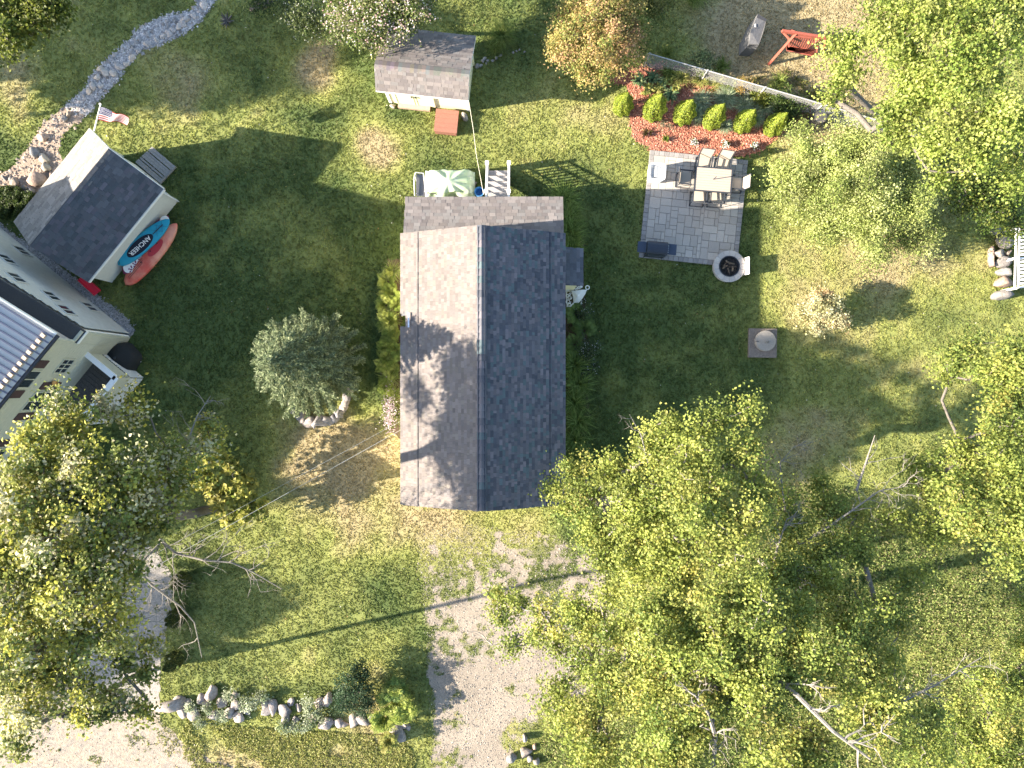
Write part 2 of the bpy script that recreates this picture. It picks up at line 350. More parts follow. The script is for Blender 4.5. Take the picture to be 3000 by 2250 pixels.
# turf: three crossed blades to a tuft, colour follows lawn dryness and its painted sun zones
def turf():
    n = 275000
    x = RNG.uniform(-22.6, 22.6, n); y = RNG.uniform(-17.2, 17.2, n)
    bad = np.zeros(n, bool)
    for P in (P_SAND, P_GRAV, P_PATIO, P_HOUSE): bad |= inpoly(x, y, P)
    bad |= inpoly(x, y, P_BED) | inpoly(x, y, P_BEDL)
    dr = inpoly(x, y, P_DRIVE); c1 = D(1010, 1500)
    g = fbm(x * .9, y * .9, 31) * .6 + fbm(x * 5, y * 5, 33) * .5 + .16 * np.clip((y + 11) / 5, 0, 1.2)
    strip = np.abs(x - D(990, 0).x) < .35
    bad |= dr & (drive_cover(x, y) + .06 * RNG.normal(size=n) < .93)
    bad |= inpoly(x, y, P_LDRIVE) & (fbm(x * 1.2, y * 1.2, 35) + .35 * fbm(x * 6, y * 6, 36) < .76 - .3 * np.exp(-edge_dist(x, y, P_LDRIVE) / .3))
    bad |= inpoly(x, y, P_ROAD) & (fbm(x * 1.2, y * 1.2, 35) + .3 * fbm(x * 6, y * 6, 36) < .84 - .45 * np.exp(-edge_dist(x, y, P_ROAD) / .45))
    bad |= inpoly(x, y, P_SWALE) & (fbm(x * 3, y * 3, 37) < .72)
    x = x[~bad]; y = y[~bad]; n = len(x)
    cl = fbm(x * 4.5, y * 4.5, 41); d = lawn_fields(x, y)
    h = (.018 + .034 * cl) * (1 - .35 * d)
    big = fbm(x * .5, y * .5, 51)
    col = lawn_color(x, y) * (1 + RNG.normal(0, .22, (n, 1))).clip(.4, 1.8) * 1.12
    pale = RNG.random(n) < (.06 + .3 * d); col[pale] = col[pale] * .6 + np.array([.20, .18, .09]) * .45
    k = 3; az = RNG.uniform(0, 2 * np.pi, (n, k)); w = RNG.uniform(.018, .038, (n, k)); ln = RNG.uniform(.4, 1.3, (n, k)) * h[:, None]
    px = x[:, None] + RNG.normal(0, .022, (n, k)); py = y[:, None] + RNG.normal(0, .022, (n, k)); lean = RNG.uniform(.8, 2.4, (n, k)) * ln; la = RNG.uniform(0, 2 * np.pi, (n, k))
    V = np.zeros((n, k, 3, 3)); cx = np.cos(az) * w; cy = np.sin(az) * w
    V[..., 0, 0] = px - cx; V[..., 0, 1] = py - cy; V[..., 1, 0] = px + cx; V[..., 1, 1] = py + cy
    V[..., 2, 0] = px + lean * np.cos(la); V[..., 2, 1] = py + lean * np.sin(la); V[..., 2, 2] = ln + .01
    F = np.arange(n * k * 3).reshape(-1, 3)
    link(npmesh('lawn_grass', V.reshape(-1, 3), F, BLADE, np.repeat(col, k * 3, 0)), 'lawn_grass', label='short mown grass with dry tan patches around the houses', cat='grass', kind='stuff')
turf()

def scatter_stones(name, poly, n, s0, s1, cols, label, cat, z=.0):
    P = np.array(poly); x = RNG.uniform(P[:, 0].min(), P[:, 0].max(), n * 3); y = RNG.uniform(P[:, 1].min(), P[:, 1].max(), n * 3)
    m = inpoly(x, y, poly); x = x[m][:n]; y = y[m][:n]; n = len(x); x = x + RNG.normal(0, .07, n); y = y + RNG.normal(0, .07, n)
    o = np.array([(1, 0, 0), (0, 1, 0), (-1, 0, 0), (0, -1, 0), (0, 0, .8), (0, 0, -.3)]); f = np.array([(0, 1, 4), (1, 2, 4), (2, 3, 4), (3, 0, 4)])
    a = RNG.uniform(0, 6.28, n); s = RNG.uniform(s0, s1, n); ca, sa = np.cos(a), np.sin(a)
    V = o[None] * (RNG.uniform(.6, 1.2, (n, 6, 1)) * s[:, None, None])
    W = V.copy(); W[..., 0] = V[..., 0] * ca[:, None] - V[..., 1] * sa[:, None] + x[:, None]; W[..., 1] = V[..., 0] * sa[:, None] + V[..., 1] * ca[:, None] + y[:, None]; W[..., 2] += z
    F = (np.arange(n)[:, None, None] * 6 + f[None]).reshape(-1, 3)
    link(npmesh(name, W.reshape(-1, 3), F, STONE, np.repeat(tints(n, cols, var=.25), 6, 0)), name, label=label, cat=cat, kind='stuff')
scatter_stones('gravel', P_SWALE, 9000, .02, .06, [(.52, .48, .45), (.38, .355, .34), (.62, .57, .52)], 'loose grey gravel in the upper drainage path', 'gravel', .01)
scatter_stones('path_rubble', P_SAND + [], 750, .025, .09, [(.34, .26, .205), (.26, .22, .19), (.38, .30, .24)], 'loose pinkish rubble along the sandy lower path', 'gravel', .0)
scatter_stones('path_cobbles', P_SWALE, 700, .07, .17, [(.42, .385, .35), (.32, .30, .28), (.43, .365, .31)], 'larger pale rubble bedded in the grey gravel path', 'gravel', -.02)
scatter_stones('foundation_stones', P_GRAV, 6000, .02, .045, [(.36, .34, .33), (.25, .24, .23)], 'grey stone chips along the foundation of the cream house', 'gravel', .014)
scatter_stones('drive_gravel', P_DRIVE, 9000, .012, .035, [(.34, .30, .245), (.23, .205, .18)], 'pale loose gravel on the grassy driveway', 'gravel', .01)
scatter_stones('mulch_chips', P_BED, 14000, .02, .05, [(.42, .16, .10), (.28, .10, .07), (.5, .25, .17)], 'red wood mulch chips in the planting bed', 'mulch', .012)
scatter_stones('road_grit', P_ROAD, 5000, .012, .03, [(.36, .30, .24), (.26, .23, .20)], 'grit on the sandy lane', 'gravel', .006)

# ================================================================== SHINGLED ROOFS
def shingle_plane(parent, o, ue, ve, W, L, cols, n_parts, expo=.14, tab=(.14, .34), skip=None, th=.010, stuffname='shingle_field'):
    """courses of laminated tabs climbing from the eave; largest ones are parts, the rest one piece of kind stuff"""
    o = Vector(o); ue = Vector(ue).normalized(); ve = Vector(ve).normalized(); nn = ue.cross(ve).normalized()
    if nn.z < 0: nn = -nn
    rest = MB(); cnt = 0; rows = int(math.ceil(L / expo)); variants = {}
    for r in range(rows):
        v0 = r * expo; v1 = min(L, v0 + expo + .02); x = -random.uniform(0, tab[1])
        while x < W:
            w = random.choice((tab[0], (tab[0] + tab[1]) / 2, tab[1])) * random.uniform(.9, 1.1); a = max(0, x); b = min(W, x + w)
            raised = random.random() < .5; x += w
            if b - a < .03: continue
            if skip and skip((a + b) / 2, (v0 + v1) / 2): continue
            lift = (.012 if raised else .004)
            lo = expo * (0.0 if raised else .12) * 0
            q = [o + ue * (a + .003) + ve * (v0 + lo) + nn * (lift + th), o + ue * (b - .003) + ve * (v0 + lo) + nn * (lift + th), o + ue * (b - .003) + ve * v1 + nn * (.002 + lift * .3), o + ue * (a + .003) + ve * v1 + nn * (.002 + lift * .3)]
            base = [q[0] - nn * (lift + th), q[1] - nn * (lift + th), q[2] - nn * .002, q[3] - nn * .002]
            c = random.choice(cols); k = random.uniform(.86, 1.14) * (1.0 if raised else .93); c = tuple(e * k for e in c)
            fs = [(4, 5, 6, 7), (0, 1, 5, 4), (1, 2, 6, 5), (3, 0, 4, 7)]
            if cnt < n_parts and b - a > tab[0] * .8:
                mb = MB(); mb.tc = c; mb.add(base + q, fs); mb.build('shingle', SHING, parent); cnt += 1
            else:
                rest.tc = c; rest.add(base + q, fs)
    if rest.v: rest.build(stuffname, SHING, parent, kind='stuff')
SH_SHADED = [(.105, .105, .12), (.14, .135, .145), (.08, .085, .10), (.10, .128, .135), (.16, .145, .155), (.12, .118, .13)]  # bluish dark tones, shade painted in for the slope facing away from the sun
SH_GREY = [(.18, .158, .148), (.20, .178, .167), (.157, .139, .134), (.18, .167, .16)]
SH_SUNLIT = [(.185, .161, .148), (.203, .177, .162), (.168, .147, .136), (.183, .164, .155), (.194, .172, .151)]  # paler, warmer tones that paint sunlight onto the west slope
def window(parent, F, a, z0, w, h, nrm, m=WHITE, panes=(2, 1), name='window'):
    """F(a) gives a wall point; nrm is the outward normal. frame, glass, muntin"""
    c = F(a); t = (F(a + .5) - F(a - .5)).normalized(); n = Vector(nrm).normalized(); M = Matrix((t, n, Vector((0, 0, 1)))).transposed()
    c = Vector((c.x, c.y, z0)); f = MB()
    for s in (-1, 1):
        f.box(c + t * s * (w / 2 + .02) + n * .02, (.045, .04, h + .09), mat3=M); f.box(c + Vector((0, 0, s * (h / 2 + .0225))) + n * .02, (w, .04, .045), mat3=M)
    for i in range(1, panes[0]): f.box(c + t * (w * (i / panes[0] - .5)) + n * .028, (.03, .024, h), mat3=M)
    for i in range(1, panes[1]): f.box(c + Vector((0, 0, h * (i / panes[1] - .5))) + n * .026, (w, .022, .025), mat3=M)
    fo = f.build(name, m, parent); g = MB().box(c + n * .012, (w, .012, h), mat3=M); g.build('pane', GLASS, fo)
    return fo

# ---- main house -------------------------------------------------------------------------------
hx0, hx1, hy0, hy1, hr, ze, zr = -4.18, 1.99, -4.54, 5.66, -1.085, 3.25, 4.65
house = thing('main_house', 'long gabled house with grey shingle roof and attached rear porch roof', 'house', (hr, .5, 0))
def HL(v): return Vector(v) - Vector((hr, .5, 0))
def rz_(x): return ze + (zr - ze) * (1 - abs(x - hr) / (hx1 - hr if x > hr else hr - hx0))
w = MB(); wx0, wx1, wy0, wy1 = -3.88, 1.69, -4.24, 5.36
for y, sg in ((wy0, 1), (wy1, -1)):
    w.slab([HL((wx0, y, 0)), HL((wx1, y, 0)), HL((wx1, y, rz_(wx1) - .1)), HL((hr, y, zr - .1)), HL((wx0, y, rz_(wx0) - .1))], .08)
for x in (wx0, wx1): w.box(HL((x, (wy0 + wy1) / 2, 1.6)), (.1, wy1 - wy0, 3.2))
w.build('wall', YELLOW, house)
notch = (hy1 - S(0, 925, 3.25).y, hy1 - S(0, 957, 3.25).y)       # small cut in the western eave
r_ = MB()
def main_pt(x, y): return HL((x, y, rz_(x)))
yn1, yn0 = hy1 - notch[0], hy1 - notch[1]; xn = hx0 + .24
r_.slab([main_pt(xn, hy0), main_pt(hr, hy0), main_pt(hr, hy1), main_pt(xn, hy1)], .10)
r_.slab([main_pt(hx0, hy0), main_pt(xn, hy0), main_pt(xn, yn0), main_pt(hx0, yn0)], .10); r_.slab([main_pt(hx0, yn1), main_pt(xn, yn1), main_pt(xn, hy1), main_pt(hx0, hy1)], .10)
r_.slab([main_pt(hr, hy0), main_pt(hx1, hy0), main_pt(hx1, hy1), main_pt(hr, hy1)], .10)
roof = r_.build('roof', mat('roof_deck', (.13, .13, .135), .95), house)
lw = math.hypot(hr - hx0, zr - ze)
shingle_plane(house, HL((hx0 - .02, hy1 + .02, ze)), (0, -1, 0), (hr - hx0, 0, zr - ze), hy1 - hy0 + .04, lw - .07, SH_SUNLIT, 0, skip=lambda a, b: notch[0] - .1 < a < notch[1] + .1 and b < .28, stuffname='west_shingle_field', tab=(.10, .22), expo=.118)
lw2 = math.hypot(hx1 - hr, zr - ze)
shingle_plane(house, HL((hx1 + .02, hy0 - .02, ze)), (0, 1, 0), (hr - hx1, 0, zr - ze), hy1 - hy0 + .04, lw2 - .07, SH_SHADED, 0, stuffname='east_shingle_field', tab=(.10, .22), expo=.118)
# ridge vent caps and the raised strips that run beside the eaves
v = MB().box(HL((hr, .56, zr + .035)), (.26, hy1 - hy0 - .1, .05)); v.build('ridge_vent', DARK, house)
nc = 40; step = (hy1 - hy0 - .06) / nc
for side in (0,):
    for i in range(nc):
        m_ = MB(); k = random.uniform(.9, 1.1); m_.tc = tuple(c * k for c in random.choice(SH_SHADED)); y = hy0 + .03 + i * step
        m_.slab([HL((hr - .17, y, zr + .035)), HL((hr, y, zr + .10)), HL((hr, y + step * 1.12, zr + .085)), HL((hr - .17, y + step * 1.12, zr + .022))], .012)
        m_.slab([HL((hr, y, zr + .10)), HL((hr + .17, y, zr + .035)), HL((hr + .17, y + step * 1.12, zr + .022)), HL((hr, y + step * 1.12, zr + .085))], .012)
        m_.build('ridge_cap', SHING, house)
for x, nm in ((-3.50, 'eave_seam'), (1.42, 'eave_seam')):
    MB().box(HL((x, .56, rz_(x) + .028)), (.018, hy1 - hy0, .02), ry=0).build(nm, DARK, house)
f = MB()
for x, s in ((hx0, -1), (hx1, 1)): f.box(HL((x - s * .02, .56 if s > 0 else .56, ze - .14)), (.04, hy1 - hy0 if s > 0 else 0.001, .14))
f.box(HL((hx0 + .02, (hy0 + yn0) / 2, ze - .14)), (.04, yn0 - hy0, .14)); f.box(HL((hx0 + .02, (hy1 + yn1) / 2, ze - .14)), (.04, hy1 - yn1, .14))
for y in (hy0, hy1):
    for xa, xb in ((hx0, hr), (hr, hx1)): f.bar(HL((xa, y, rz_(xa) - .14)), HL((xb, y, rz_(xb) - .14)), .03, .14)
f.build('fascia', YELLOW, house)
MB().bar(HL(S(1197, 916, 3.5)), HL(S(1197, 959, 3.5)), .06, .03).build('vent_flashing', mat('flashing', (.62, .68, .75), .35, metal=.3), house)
# rear porch roof (lean-to)
lx0, lx1, ly0, ly1, lz0, lz1 = -4.11, 1.95, 5.42, 7.20, 3.10, 2.60
q = MB(); q.slab([HL((lx0, ly0, lz0)), HL((lx1, ly0, lz0)), HL((lx1, ly1, lz1)), HL((lx0, ly1, lz1))], .1); q.build('porch_roof', MATS['roof_deck'], house)
shingle_plane(house, HL((lx1 + .02, ly1 + .02, lz1)), (-1, 0, 0), (0, ly0 - ly1, lz0 - lz1), lx1 - lx0 + .04, math.hypot(ly1 - ly0, lz1 - lz0), SH_GREY, 290, tab=(.16, .32), stuffname='porch_shingle_field')
f = MB(); f.box(HL(((lx0 + lx1) / 2, ly1 - .03, lz1 - .15)), (lx1 - lx0, .04, .14)); f.build('gutter_board', WHITE, house)
w = MB(); w.box(HL((-1.09, 6.9, .45)), (5.5, .1, .9)); w.box(HL((-3.83, 6.1, 1.3)), (.1, 1.5, 2.6)); w.box(HL((1.64, 6.1, 1.3)), (.1, 1.5, 2.6)); w.build('porch_wall', YELLOW, house)
for x in (-3.8, -2.4, -1.15, -.02, 1.6): MB().box(HL((x, 6.92, 1.73)), (.11, .11, 1.62)).build('porch_post', WHITE, house)
# side entry roof on the east wall
bx0, bx1, by0, by1 = 1.70, 2.73, 3.80, 5.23
w = MB(); w.box(HL((2.14, (by0 + by1) / 2, 1.22)), (.85, 1.24, 2.44)); w.build('entry_wall', YELLOW, house)
w = MB(); w.slab([HL((bx0, by0, 2.88)), HL((bx1, by0, 2.58)), HL((bx1, by1, 2.58)), HL((bx0, by1, 2.88))], .08); w.build('entry_roof', MATS['roof_deck'], house)
shingle_plane(house, HL((bx1 + .02, by0 - .02, 2.58)), (0, 1, 0), (bx0 - bx1, 0, .30), by1 - by0 + .04, 1.07, [(.12, .125, .14), (.15, .15, .165), (.10, .105, .12)], 0, stuffname='entry_shingle_field')
for y in (-2.6, -.2, 2.2):
    window(house, lambda a: HL((wx0 - .05, a, 0)), y, 1.9, .8, 1.1, (-1, 0, 0), panes=(1, 2))
for y in (-2.8, -.6, 1.6): window(house, lambda a: HL((wx1 + .05, a, 0)), y, 1.9, .8, 1.1, (1, 0, 0), panes=(1, 2))
for x in (-2.7, .4): window(house, lambda a: HL((a, wy0 - .09, 0)), x, 1.9, .8, 1.1, (0, -1, 0), panes=(1, 2))

# ---- stairs with white railings at the rear porch ----------------------------------------------
st = thing('porch_stairs', 'grey wooden porch stairs between two white baluster railings', 'stairs', (-.575, 8.3, 0))
def LS(v): return Vector(v) - Vector((-.575, 8.3, 0))
xl, xr = -1.02, -.13
for i in range(5):
    z = .17 + .18 * i; y = 8.95 - i * .28
    MB().box(LS(((xl + xr) / 2, y - .14, z)), (xr - xl - .04, .30, .035)).build('tread', mat('grey_deck', (.34, .32, .31), .85, .15, 5), st)
    MB().box(LS(((xl + xr) / 2, y - .27, z + .07)), (xr - xl - .06, .02, .13)).build('riser', MATS['grey_deck'], st)
lb = MB()
for x in (xl, xr): lb.bar(LS((x, 9.0, .06)), LS((x, 7.6, .86)), .04, .2)
lb.build('stringer', WOODG, st)
ld = MB(); ld.box(LS(((xl + xr) / 2, 7.25, .88)), (xr - xl + .5, .7, .04)); ld.build('landing', MATS['grey_deck'], st)
for s, x in ((-1, xl), (1, xr)):
    rl = MB(); rl.bar(LS((x, 9.02, 1.02)), LS((x, 7.55, 1.92)), .09, .05); rl.bar(LS((x, 9.02, .32)), LS((x, 7.55, 1.18)), .05, .06); rl.bar(LS((x, 7.55, 1.92)), LS((x, 6.98, 1.92)), .09, .05)
    rail = rl.build('railing', WHITE, st)
    for y, z0, z1 in ((9.0, 0, 1.1), (7.6, .0, 2.0)):
        p = MB(); p.box(LS((x, y, (z0 + z1) / 2)), (.11, .11, z1 - z0)); p.box(LS((x, y, z1 + .02)), (.15, .15, .04)); p.build('newel_post', WHITE, st)
    for k in range(11):
        t = (k + .6) / 11.4; y = 9.0 - 1.4 * t; z = .34 + .86 * t
        MB().box(LS((x, y, z + .34)), (.035, .035, .68)).build('baluster', WHITE, rail)

# ---- yellow shed -----------------------------------------------------------------------------
sa = math.atan2(-.1065, .9943); shed = thing('yellow_shed', 'pale yellow shed with grey saltbox shingle roof', 'shed', (-5.16, 11.89, 0), sa)
sw = 3.38; zf, zk, zb = 2.2, 2.86, 1.98
w = MB(); w.box((sw / 2, .05, 1.27), (sw, .1, 2.54)); w.box((sw / 2, 1.95, 1.0), (sw, .1, 1.95))
for x in (.05, sw - .05): w.slab([(x, .1, 0), (x, 1.9, 0), (x, 1.9, 2.03), (x, .3, 2.80), (x, .1, 2.60)], .09)
w.build('wall', YELLOW, shed)
w = MB()
for x in (.04, sw - .04): w.box((x, -.012, 1.25), (.12, .03, 2.45))
w.box((1.13, -.012, 1.9), (1.75, .03, .1)); w.build('trim', WHITE, shed)
for x0, x1 in ((.30, 1.13), (1.15, 1.98)):
    d_ = MB(); d_.box(((x0 + x1) / 2, -.02, .98), (x1 - x0 - .01, .04, 1.75))
    for k in (-1, 1): d_.box(((x0 + x1) / 2 + k * (x1 - x0) * .44, -.045, .98), (.07, .015, 1.7))
    dd = d_.build('door', mat('yellow_door', (.80, .76, .50), .7), shed)
    MB().box((1.06 if x0 < 1 else 1.22, -.07, 1.0), (.03, .04, .14)).build('handle', DARK, dd)
w = MB(); w.slab([(-.12, -.4, zf), (sw + .12, -.4, zf), (sw + .12, .3, zk), (-.12, .3, zk)], .07); w.slab([(-.12, .3, zk), (sw + .12, .3, zk), (sw + .12, 2.2, zb), (-.12, 2.2, zb)], .07)
w.build('roof', MATS['roof_deck'], shed)
shingle_plane(shed, (-.14, -.42, zf), (1, 0, 0), (0, .7, zk - zf), sw + .28, math.hypot(.7, zk - zf), SH_GREY, 0, tab=(.14, .28), stuffname='front_shingle_field')
shingle_plane(shed, (sw + .14, 2.22, zb), (-1, 0, 0), (0, -1.92, zk - zb), sw + .28, math.hypot(1.9, zk - zb), SH_GREY, 290, tab=(.18, .36))
for i in range(24):
    m_ = MB(); m_.tc = tuple(c * random.uniform(.9, 1.1) for c in random.choice(SH_GREY)); x = -.12 + i * (sw + .24) / 24; x2 = x + (sw + .24) / 24 * 1.1
    m_.slab([(x, .17, zk - .08), (x2, .17, zk - .09), (x2, .3, zk + .03), (x, .3, zk + .045)], .01); m_.slab([(x, .3, zk + .045), (x2, .3, zk + .03), (x2, .5, zk - .05), (x, .5, zk - .035)], .01)
    m_.build('ridge_cap', SHING, shed)
w = MB(); w.bar((sw + .12, -.4, zf - .1), (sw + .12, .3, zk - .1), .03, .12); w.bar((sw + .12, .3, zk - .1), (sw + .12, 2.2, zb - .1), .03, .12); w.bar((-.12, -.4, zf - .1), (-.12, .3, zk - .1), .03, .12); w.box((sw / 2, -.4, zf - .1), (sw + .24, .03, .12)); w.build('fascia', WHITE, shed)
w = MB(); w.add([(sw + .02, .18, 2.2), (sw + .02, .5, 2.2), (sw + .02, .34, 2.5)], [(0, 1, 2)]); w.add([(sw + .025, .18, 2.15), (sw + .025, .5, 2.15), (sw + .025, .34, 1.9)], [(0, 2, 1)]); w.build('gable_vent', BLACK, shed)
t = MB(); t.box((0, 0, .09), (1.35, .24, .14)); props(t.build('shed_step', mat('worn_board', (.42, .29, .22), .9, .2), None, loc=ZS(620, 1175, 0), rot=(0, 0, sa)), 'low worn wooden step in front of the yellow shed doors', 'step')
rock(ZS(330, 1165), .22, .14, .16, 'flat pale stone beside the yellow shed step')
rock(ZS(1290, 1310), .24, .16, .3, 'tan upright stone beside the brown well cover')
# brown cover with planks
cv = thing('well_cover', 'square brown stained board cover lying on the lawn', 'cover', ZS(1060, 1400, 0), R(-6))
for i in range(5): MB().box((0, -.38 + i * .19, .36), (.96, .186, .035)).build('board', BROWNB, cv)
b = MB()
for a, c, dx, dy in ((0, .43, .9, .05), (0, -.43, .9, .05), (.43, 0, .05, .82), (-.43, 0, .05, .82)): b.box((a, c, .17), (dx, dy, .34))
b.build('box_side', BROWNB, cv)

# ---- shed with flag --------------------------------------------------------------------------
ga = math.atan2(-.776, -.63); GX, GY = -14.08, 7.74       # a-axis runs along the long wall to the south-west, b-axis (to its right) is negative inward
gs = thing('cream_shed', 'cream gabled shed with dark shingle roof behind the cream house', 'shed', (GX, GY, 0), ga)
gl, gw = 4.46, 3.05                                     # local: x along wall, y = -inward (n = (-.776,.63))
def gv(x, n, z): return (x, -n, z)
ez, gz, ov = 2.1, 3.3, .33; oe = .12; half = gw / 2
w = MB(); w.box(gv(gl / 2, .05, 1.1), (gl, .1, 2.2)); w.box(gv(gl / 2, gw - .05, 1.1), (gl, .1, 2.2))
for x in (.05, gl - .05): w.slab([gv(x, .1, 0), gv(x, gw - .1, 0), gv(x, gw - .1, 2.25), gv(x, half, 3.16), gv(x, .1, 2.25)], .09)
w.build('wall', mat('cream_boards', (.60, .60, .54), .75, .06, 3), gs)
ex = ov; hh = half + ex
w = MB(); w.slab([gv(-.17, -ex, ez), gv(gl + .05, -ex, ez), gv(gl + .05, half, gz), gv(-.17, half, gz)], .08); w.slab([gv(-.17, half, gz), gv(gl + .05, half, gz), gv(gl + .05, gw + ex, ez), gv(-.17, gw + ex, ez)], .08)
w.build('roof', MATS['roof_deck'], gs)
SHB_SHADED = [(.085, .09, .10), (.11, .105, .12), (.075, .085, .095), (.10, .105, .115)]; SHB_SUNLIT = [(.25, .23, .21), (.28, .26, .24), (.22, .205, .19)]  # one roof: shade painted into the east slope, sunlight into the west
shingle_plane(gs, gv(-.19, -ex - .02, ez), (1, 0, 0), (0, -hh, gz - ez), gl + .26, math.hypot(hh, gz - ez), SHB_SHADED, 290, tab=(.18, .32))
shingle_plane(gs, gv(gl + .07, gw + ex + .02, ez), (-1, 0, 0), (0, hh, gz - ez), gl + .26, math.hypot(hh, gz - ez), SHB_SUNLIT, 0, tab=(.18, .32), stuffname='west_shingle_field')
w = MB(); w.bar(gv(-.19, -ex, ez - .07), gv(-.19, half, gz - .07), .03, .14); w.bar(gv(-.19, half, gz - .07), gv(-.19, gw + ex, ez - .07), .03, .14); w.box(gv(gl / 2 - .06, -ex - .03, ez - .08), (gl + .24, .04, .13)); w.build('fascia', WHITE, gs)
w = MB(); w.box(gv(-.03, 1.5, .98), (.05, 1.5, 1.9)); dd = w.build('door', mat('cream_door', (.55, .54, .47), .7), gs); MB().box(gv(-.08, 1.2, 1.0), (.03, .03, .15)).build('handle', DARK, dd)
MB().bar(gv(.02, -.012, 0), gv(.02, -.012, 2.0), .09, .03).build('corner_board', WHITE, gs)
# ramp of boards
c4 = [Z1(985, 950, .2), Z1(1138, 1080, .2), Z1(1038, 1190, .2), Z1(875, 1050, .2)]
rp = thing('shed_ramp', 'weathered grey board ramp at the gable end of the cream shed', 'ramp', (c4[0] + c4[2]) / 2 - Vector((0, 0, .2)))
pc = (c4[0] + c4[2]) / 2
for i in range(8):
    t0 = (i + (.30 if i in (2, 5, 6) else .03)) / 8; t1 = (i + .97) / 8
    q = [c4[0].lerp(c4[3], t0), c4[1].lerp(c4[2], t0), c4[1].lerp(c4[2], t1), c4[0].lerp(c4[3], t1)]
    MB().slab([Vector((p.x - pc.x, p.y - pc.y, .2)) for p in q], .04).build('board', WOODG, rp)
w = MB()
for t in (.06, .5, .94): a = c4[0].lerp(c4[1], t); b_ = c4[3].lerp(c4[2], t); w.bar((a.x - pc.x, a.y - pc.y, .08), (b_.x - pc.x, b_.y - pc.y, .08), .06, .14)
w.build('joist', WOODG, rp)

# flag on an angled pole
fa, fb = ZL(1145, 345, 2.45), ZL(1222, 25, 3.3)
fl = thing('flag', 'stars and stripes flag on a white pole at the cream shed gable', 'flag', fa)
MB().tube([(0, 0, 0), fb - fa], [.028, .022], 8).build('pole', WHITE, fl); 
w = MB(); w.tube([fb - fa - Vector((0, 0, .01)), fb - fa + Vector((0, .0, .05))], .04, 8); w.build('finial', WHITE, fl)
p0, p1 = ZL(1224, 50, 3.22), ZL(1196, 215, 2.9); far0, far1 = ZL(1555, 185, 3.05), ZL(1540, 262, 2.75)
nu, nv = 30, 26; V = []; 
for j in range(nv + 1):
    for i in range(nu + 1):
        u = i / nu; v_ = j / nv; A = p0.lerp(far0, u); B = p1.lerp(far1, u); P = A.lerp(B, v_)
        P = P + Vector((0, .05 * math.sin(u * 9 + v_ * 1.5) * u, .07 * math.sin(u * 10 + v_ * 2.5) * (.3 + u)))
        V.append(P - fa)
F_ = []; mi = []
for j in range(nv):
    for i in range(nu):
        a = j * (nu + 1) + i; F_.append((a, a + 1, a + nu + 2, a + nu + 1)); mi.append(2 if (i < 12 and j < 14) else (0 if (j // 2) % 2 == 0 else 1))
mb = MB(); mb.add(V, F_); mb.mi = mi
mb.build('cloth', [mat('flag_red', (.34, .025, .03), .8, trans=.2), mat('flag_white', (.55, .53, .52), .8, trans=.2), mat('flag_blue', (.015, .025, .10), .8, trans=.2)], fl, smooth=True)
s_ = MB()
for r in range(9):
    for c in range(6 if r % 2 == 0 else 5):
        u = (c * 2 + 1 + (r % 2)) / 12 * 12 / nu; v_ = (r + .8) / 9.6 * 14 / nv; i = min(nu - 1, int(u * nu)); j = min(nv - 1, int(v_ * nv)); P = V[j * (nu + 1) + i] + Vector((0, 0, .008))
        pts = [P + Vector((math.cos(k * math.pi / 5) * (.022 if k % 2 == 0 else .010), math.sin(k * math.pi / 5) * (.022 if k % 2 == 0 else .010), 0)) for k in range(10)]
        s_.add(pts, [tuple(range(10))])
s_.build('star_field', MATS['flag_white'], fl, kind='stuff')

# ---- boards and kayak on the lawn side of the cream shed ------------------------------------------
def hull(name, a, b, width, th, tiltz, m, label, cat, tailp=.8, nosep=1.3, crown=.0, mats=None):
    """board or kayak between two ground points; tilt lifts its shed side"""
    a = Vector(a); b = Vector(b); L = (b - a).length; ang = math.atan2(b.y - a.y, b.x - a.x)
    o = thing(name, label, cat, (a + b) / 2); o.rotation_euler = (tiltz, 0, ang)
    n = 28; ring = 10; V = []; F = []
    for i in range(n + 1):
        t = i / n; s = (1 - abs(2 * t - 1) ** (2.4 if t > .5 else 2.0 + tailp)) ** (.62 if t > .5 else .5); hw = width / 2 * max(s, .02); tt = th / 2 * (.35 + .65 * max(s, 0)); lift = .10 * max(0, t - .75) ** 2 * 16 * .25
        for k in range(ring):
            q = 2 * math.pi * k / ring; cx = math.cos(q); cz = math.sin(q); V.append(((t - .5) * L, hw * (abs(cx) ** .7) * (1 if cx > 0 else -1), tt * (abs(cz) ** .6) * (1 if cz > 0 else -1) + lift + (crown * (1 - abs(cx)) if cz > 0 else 0)))
    for i in range(n):
        for k in range(ring): p = i * ring + k; q = i * ring + (k + 1) % ring; F.append((p, p + ring, q + ring, q))
    F.append(tuple(range(ring))); F.append(tuple(reversed([n * ring + k for k in range(ring)])))
    mb = MB(); mb.add(V, F); mb.build('deck' if cat != 'kayak' else 'hull', m, o, smooth=True)
    return o, L
TEAL = mat('teal_deck', (.02, .29, .42), .4, .05, 3)
sup, L = hull('paddle_board', ZK(105, 1130, .62), ZK(1065, 270, .62), .66, .13, R(24), TEAL, 'teal paddle board with black grip pad leaning on the cream shed', 'paddleboard')
pad = MB(); pad.add([(-.07 * L + .68 * math.cos(t) , .235 * math.sin(t) , .072) for t in np.linspace(0, 2 * math.pi, 40, endpoint=False)], [tuple(range(40))])
pd = pad.build('grip_pad', mat('grip_black', (.012, .016, .03), .8), sup)
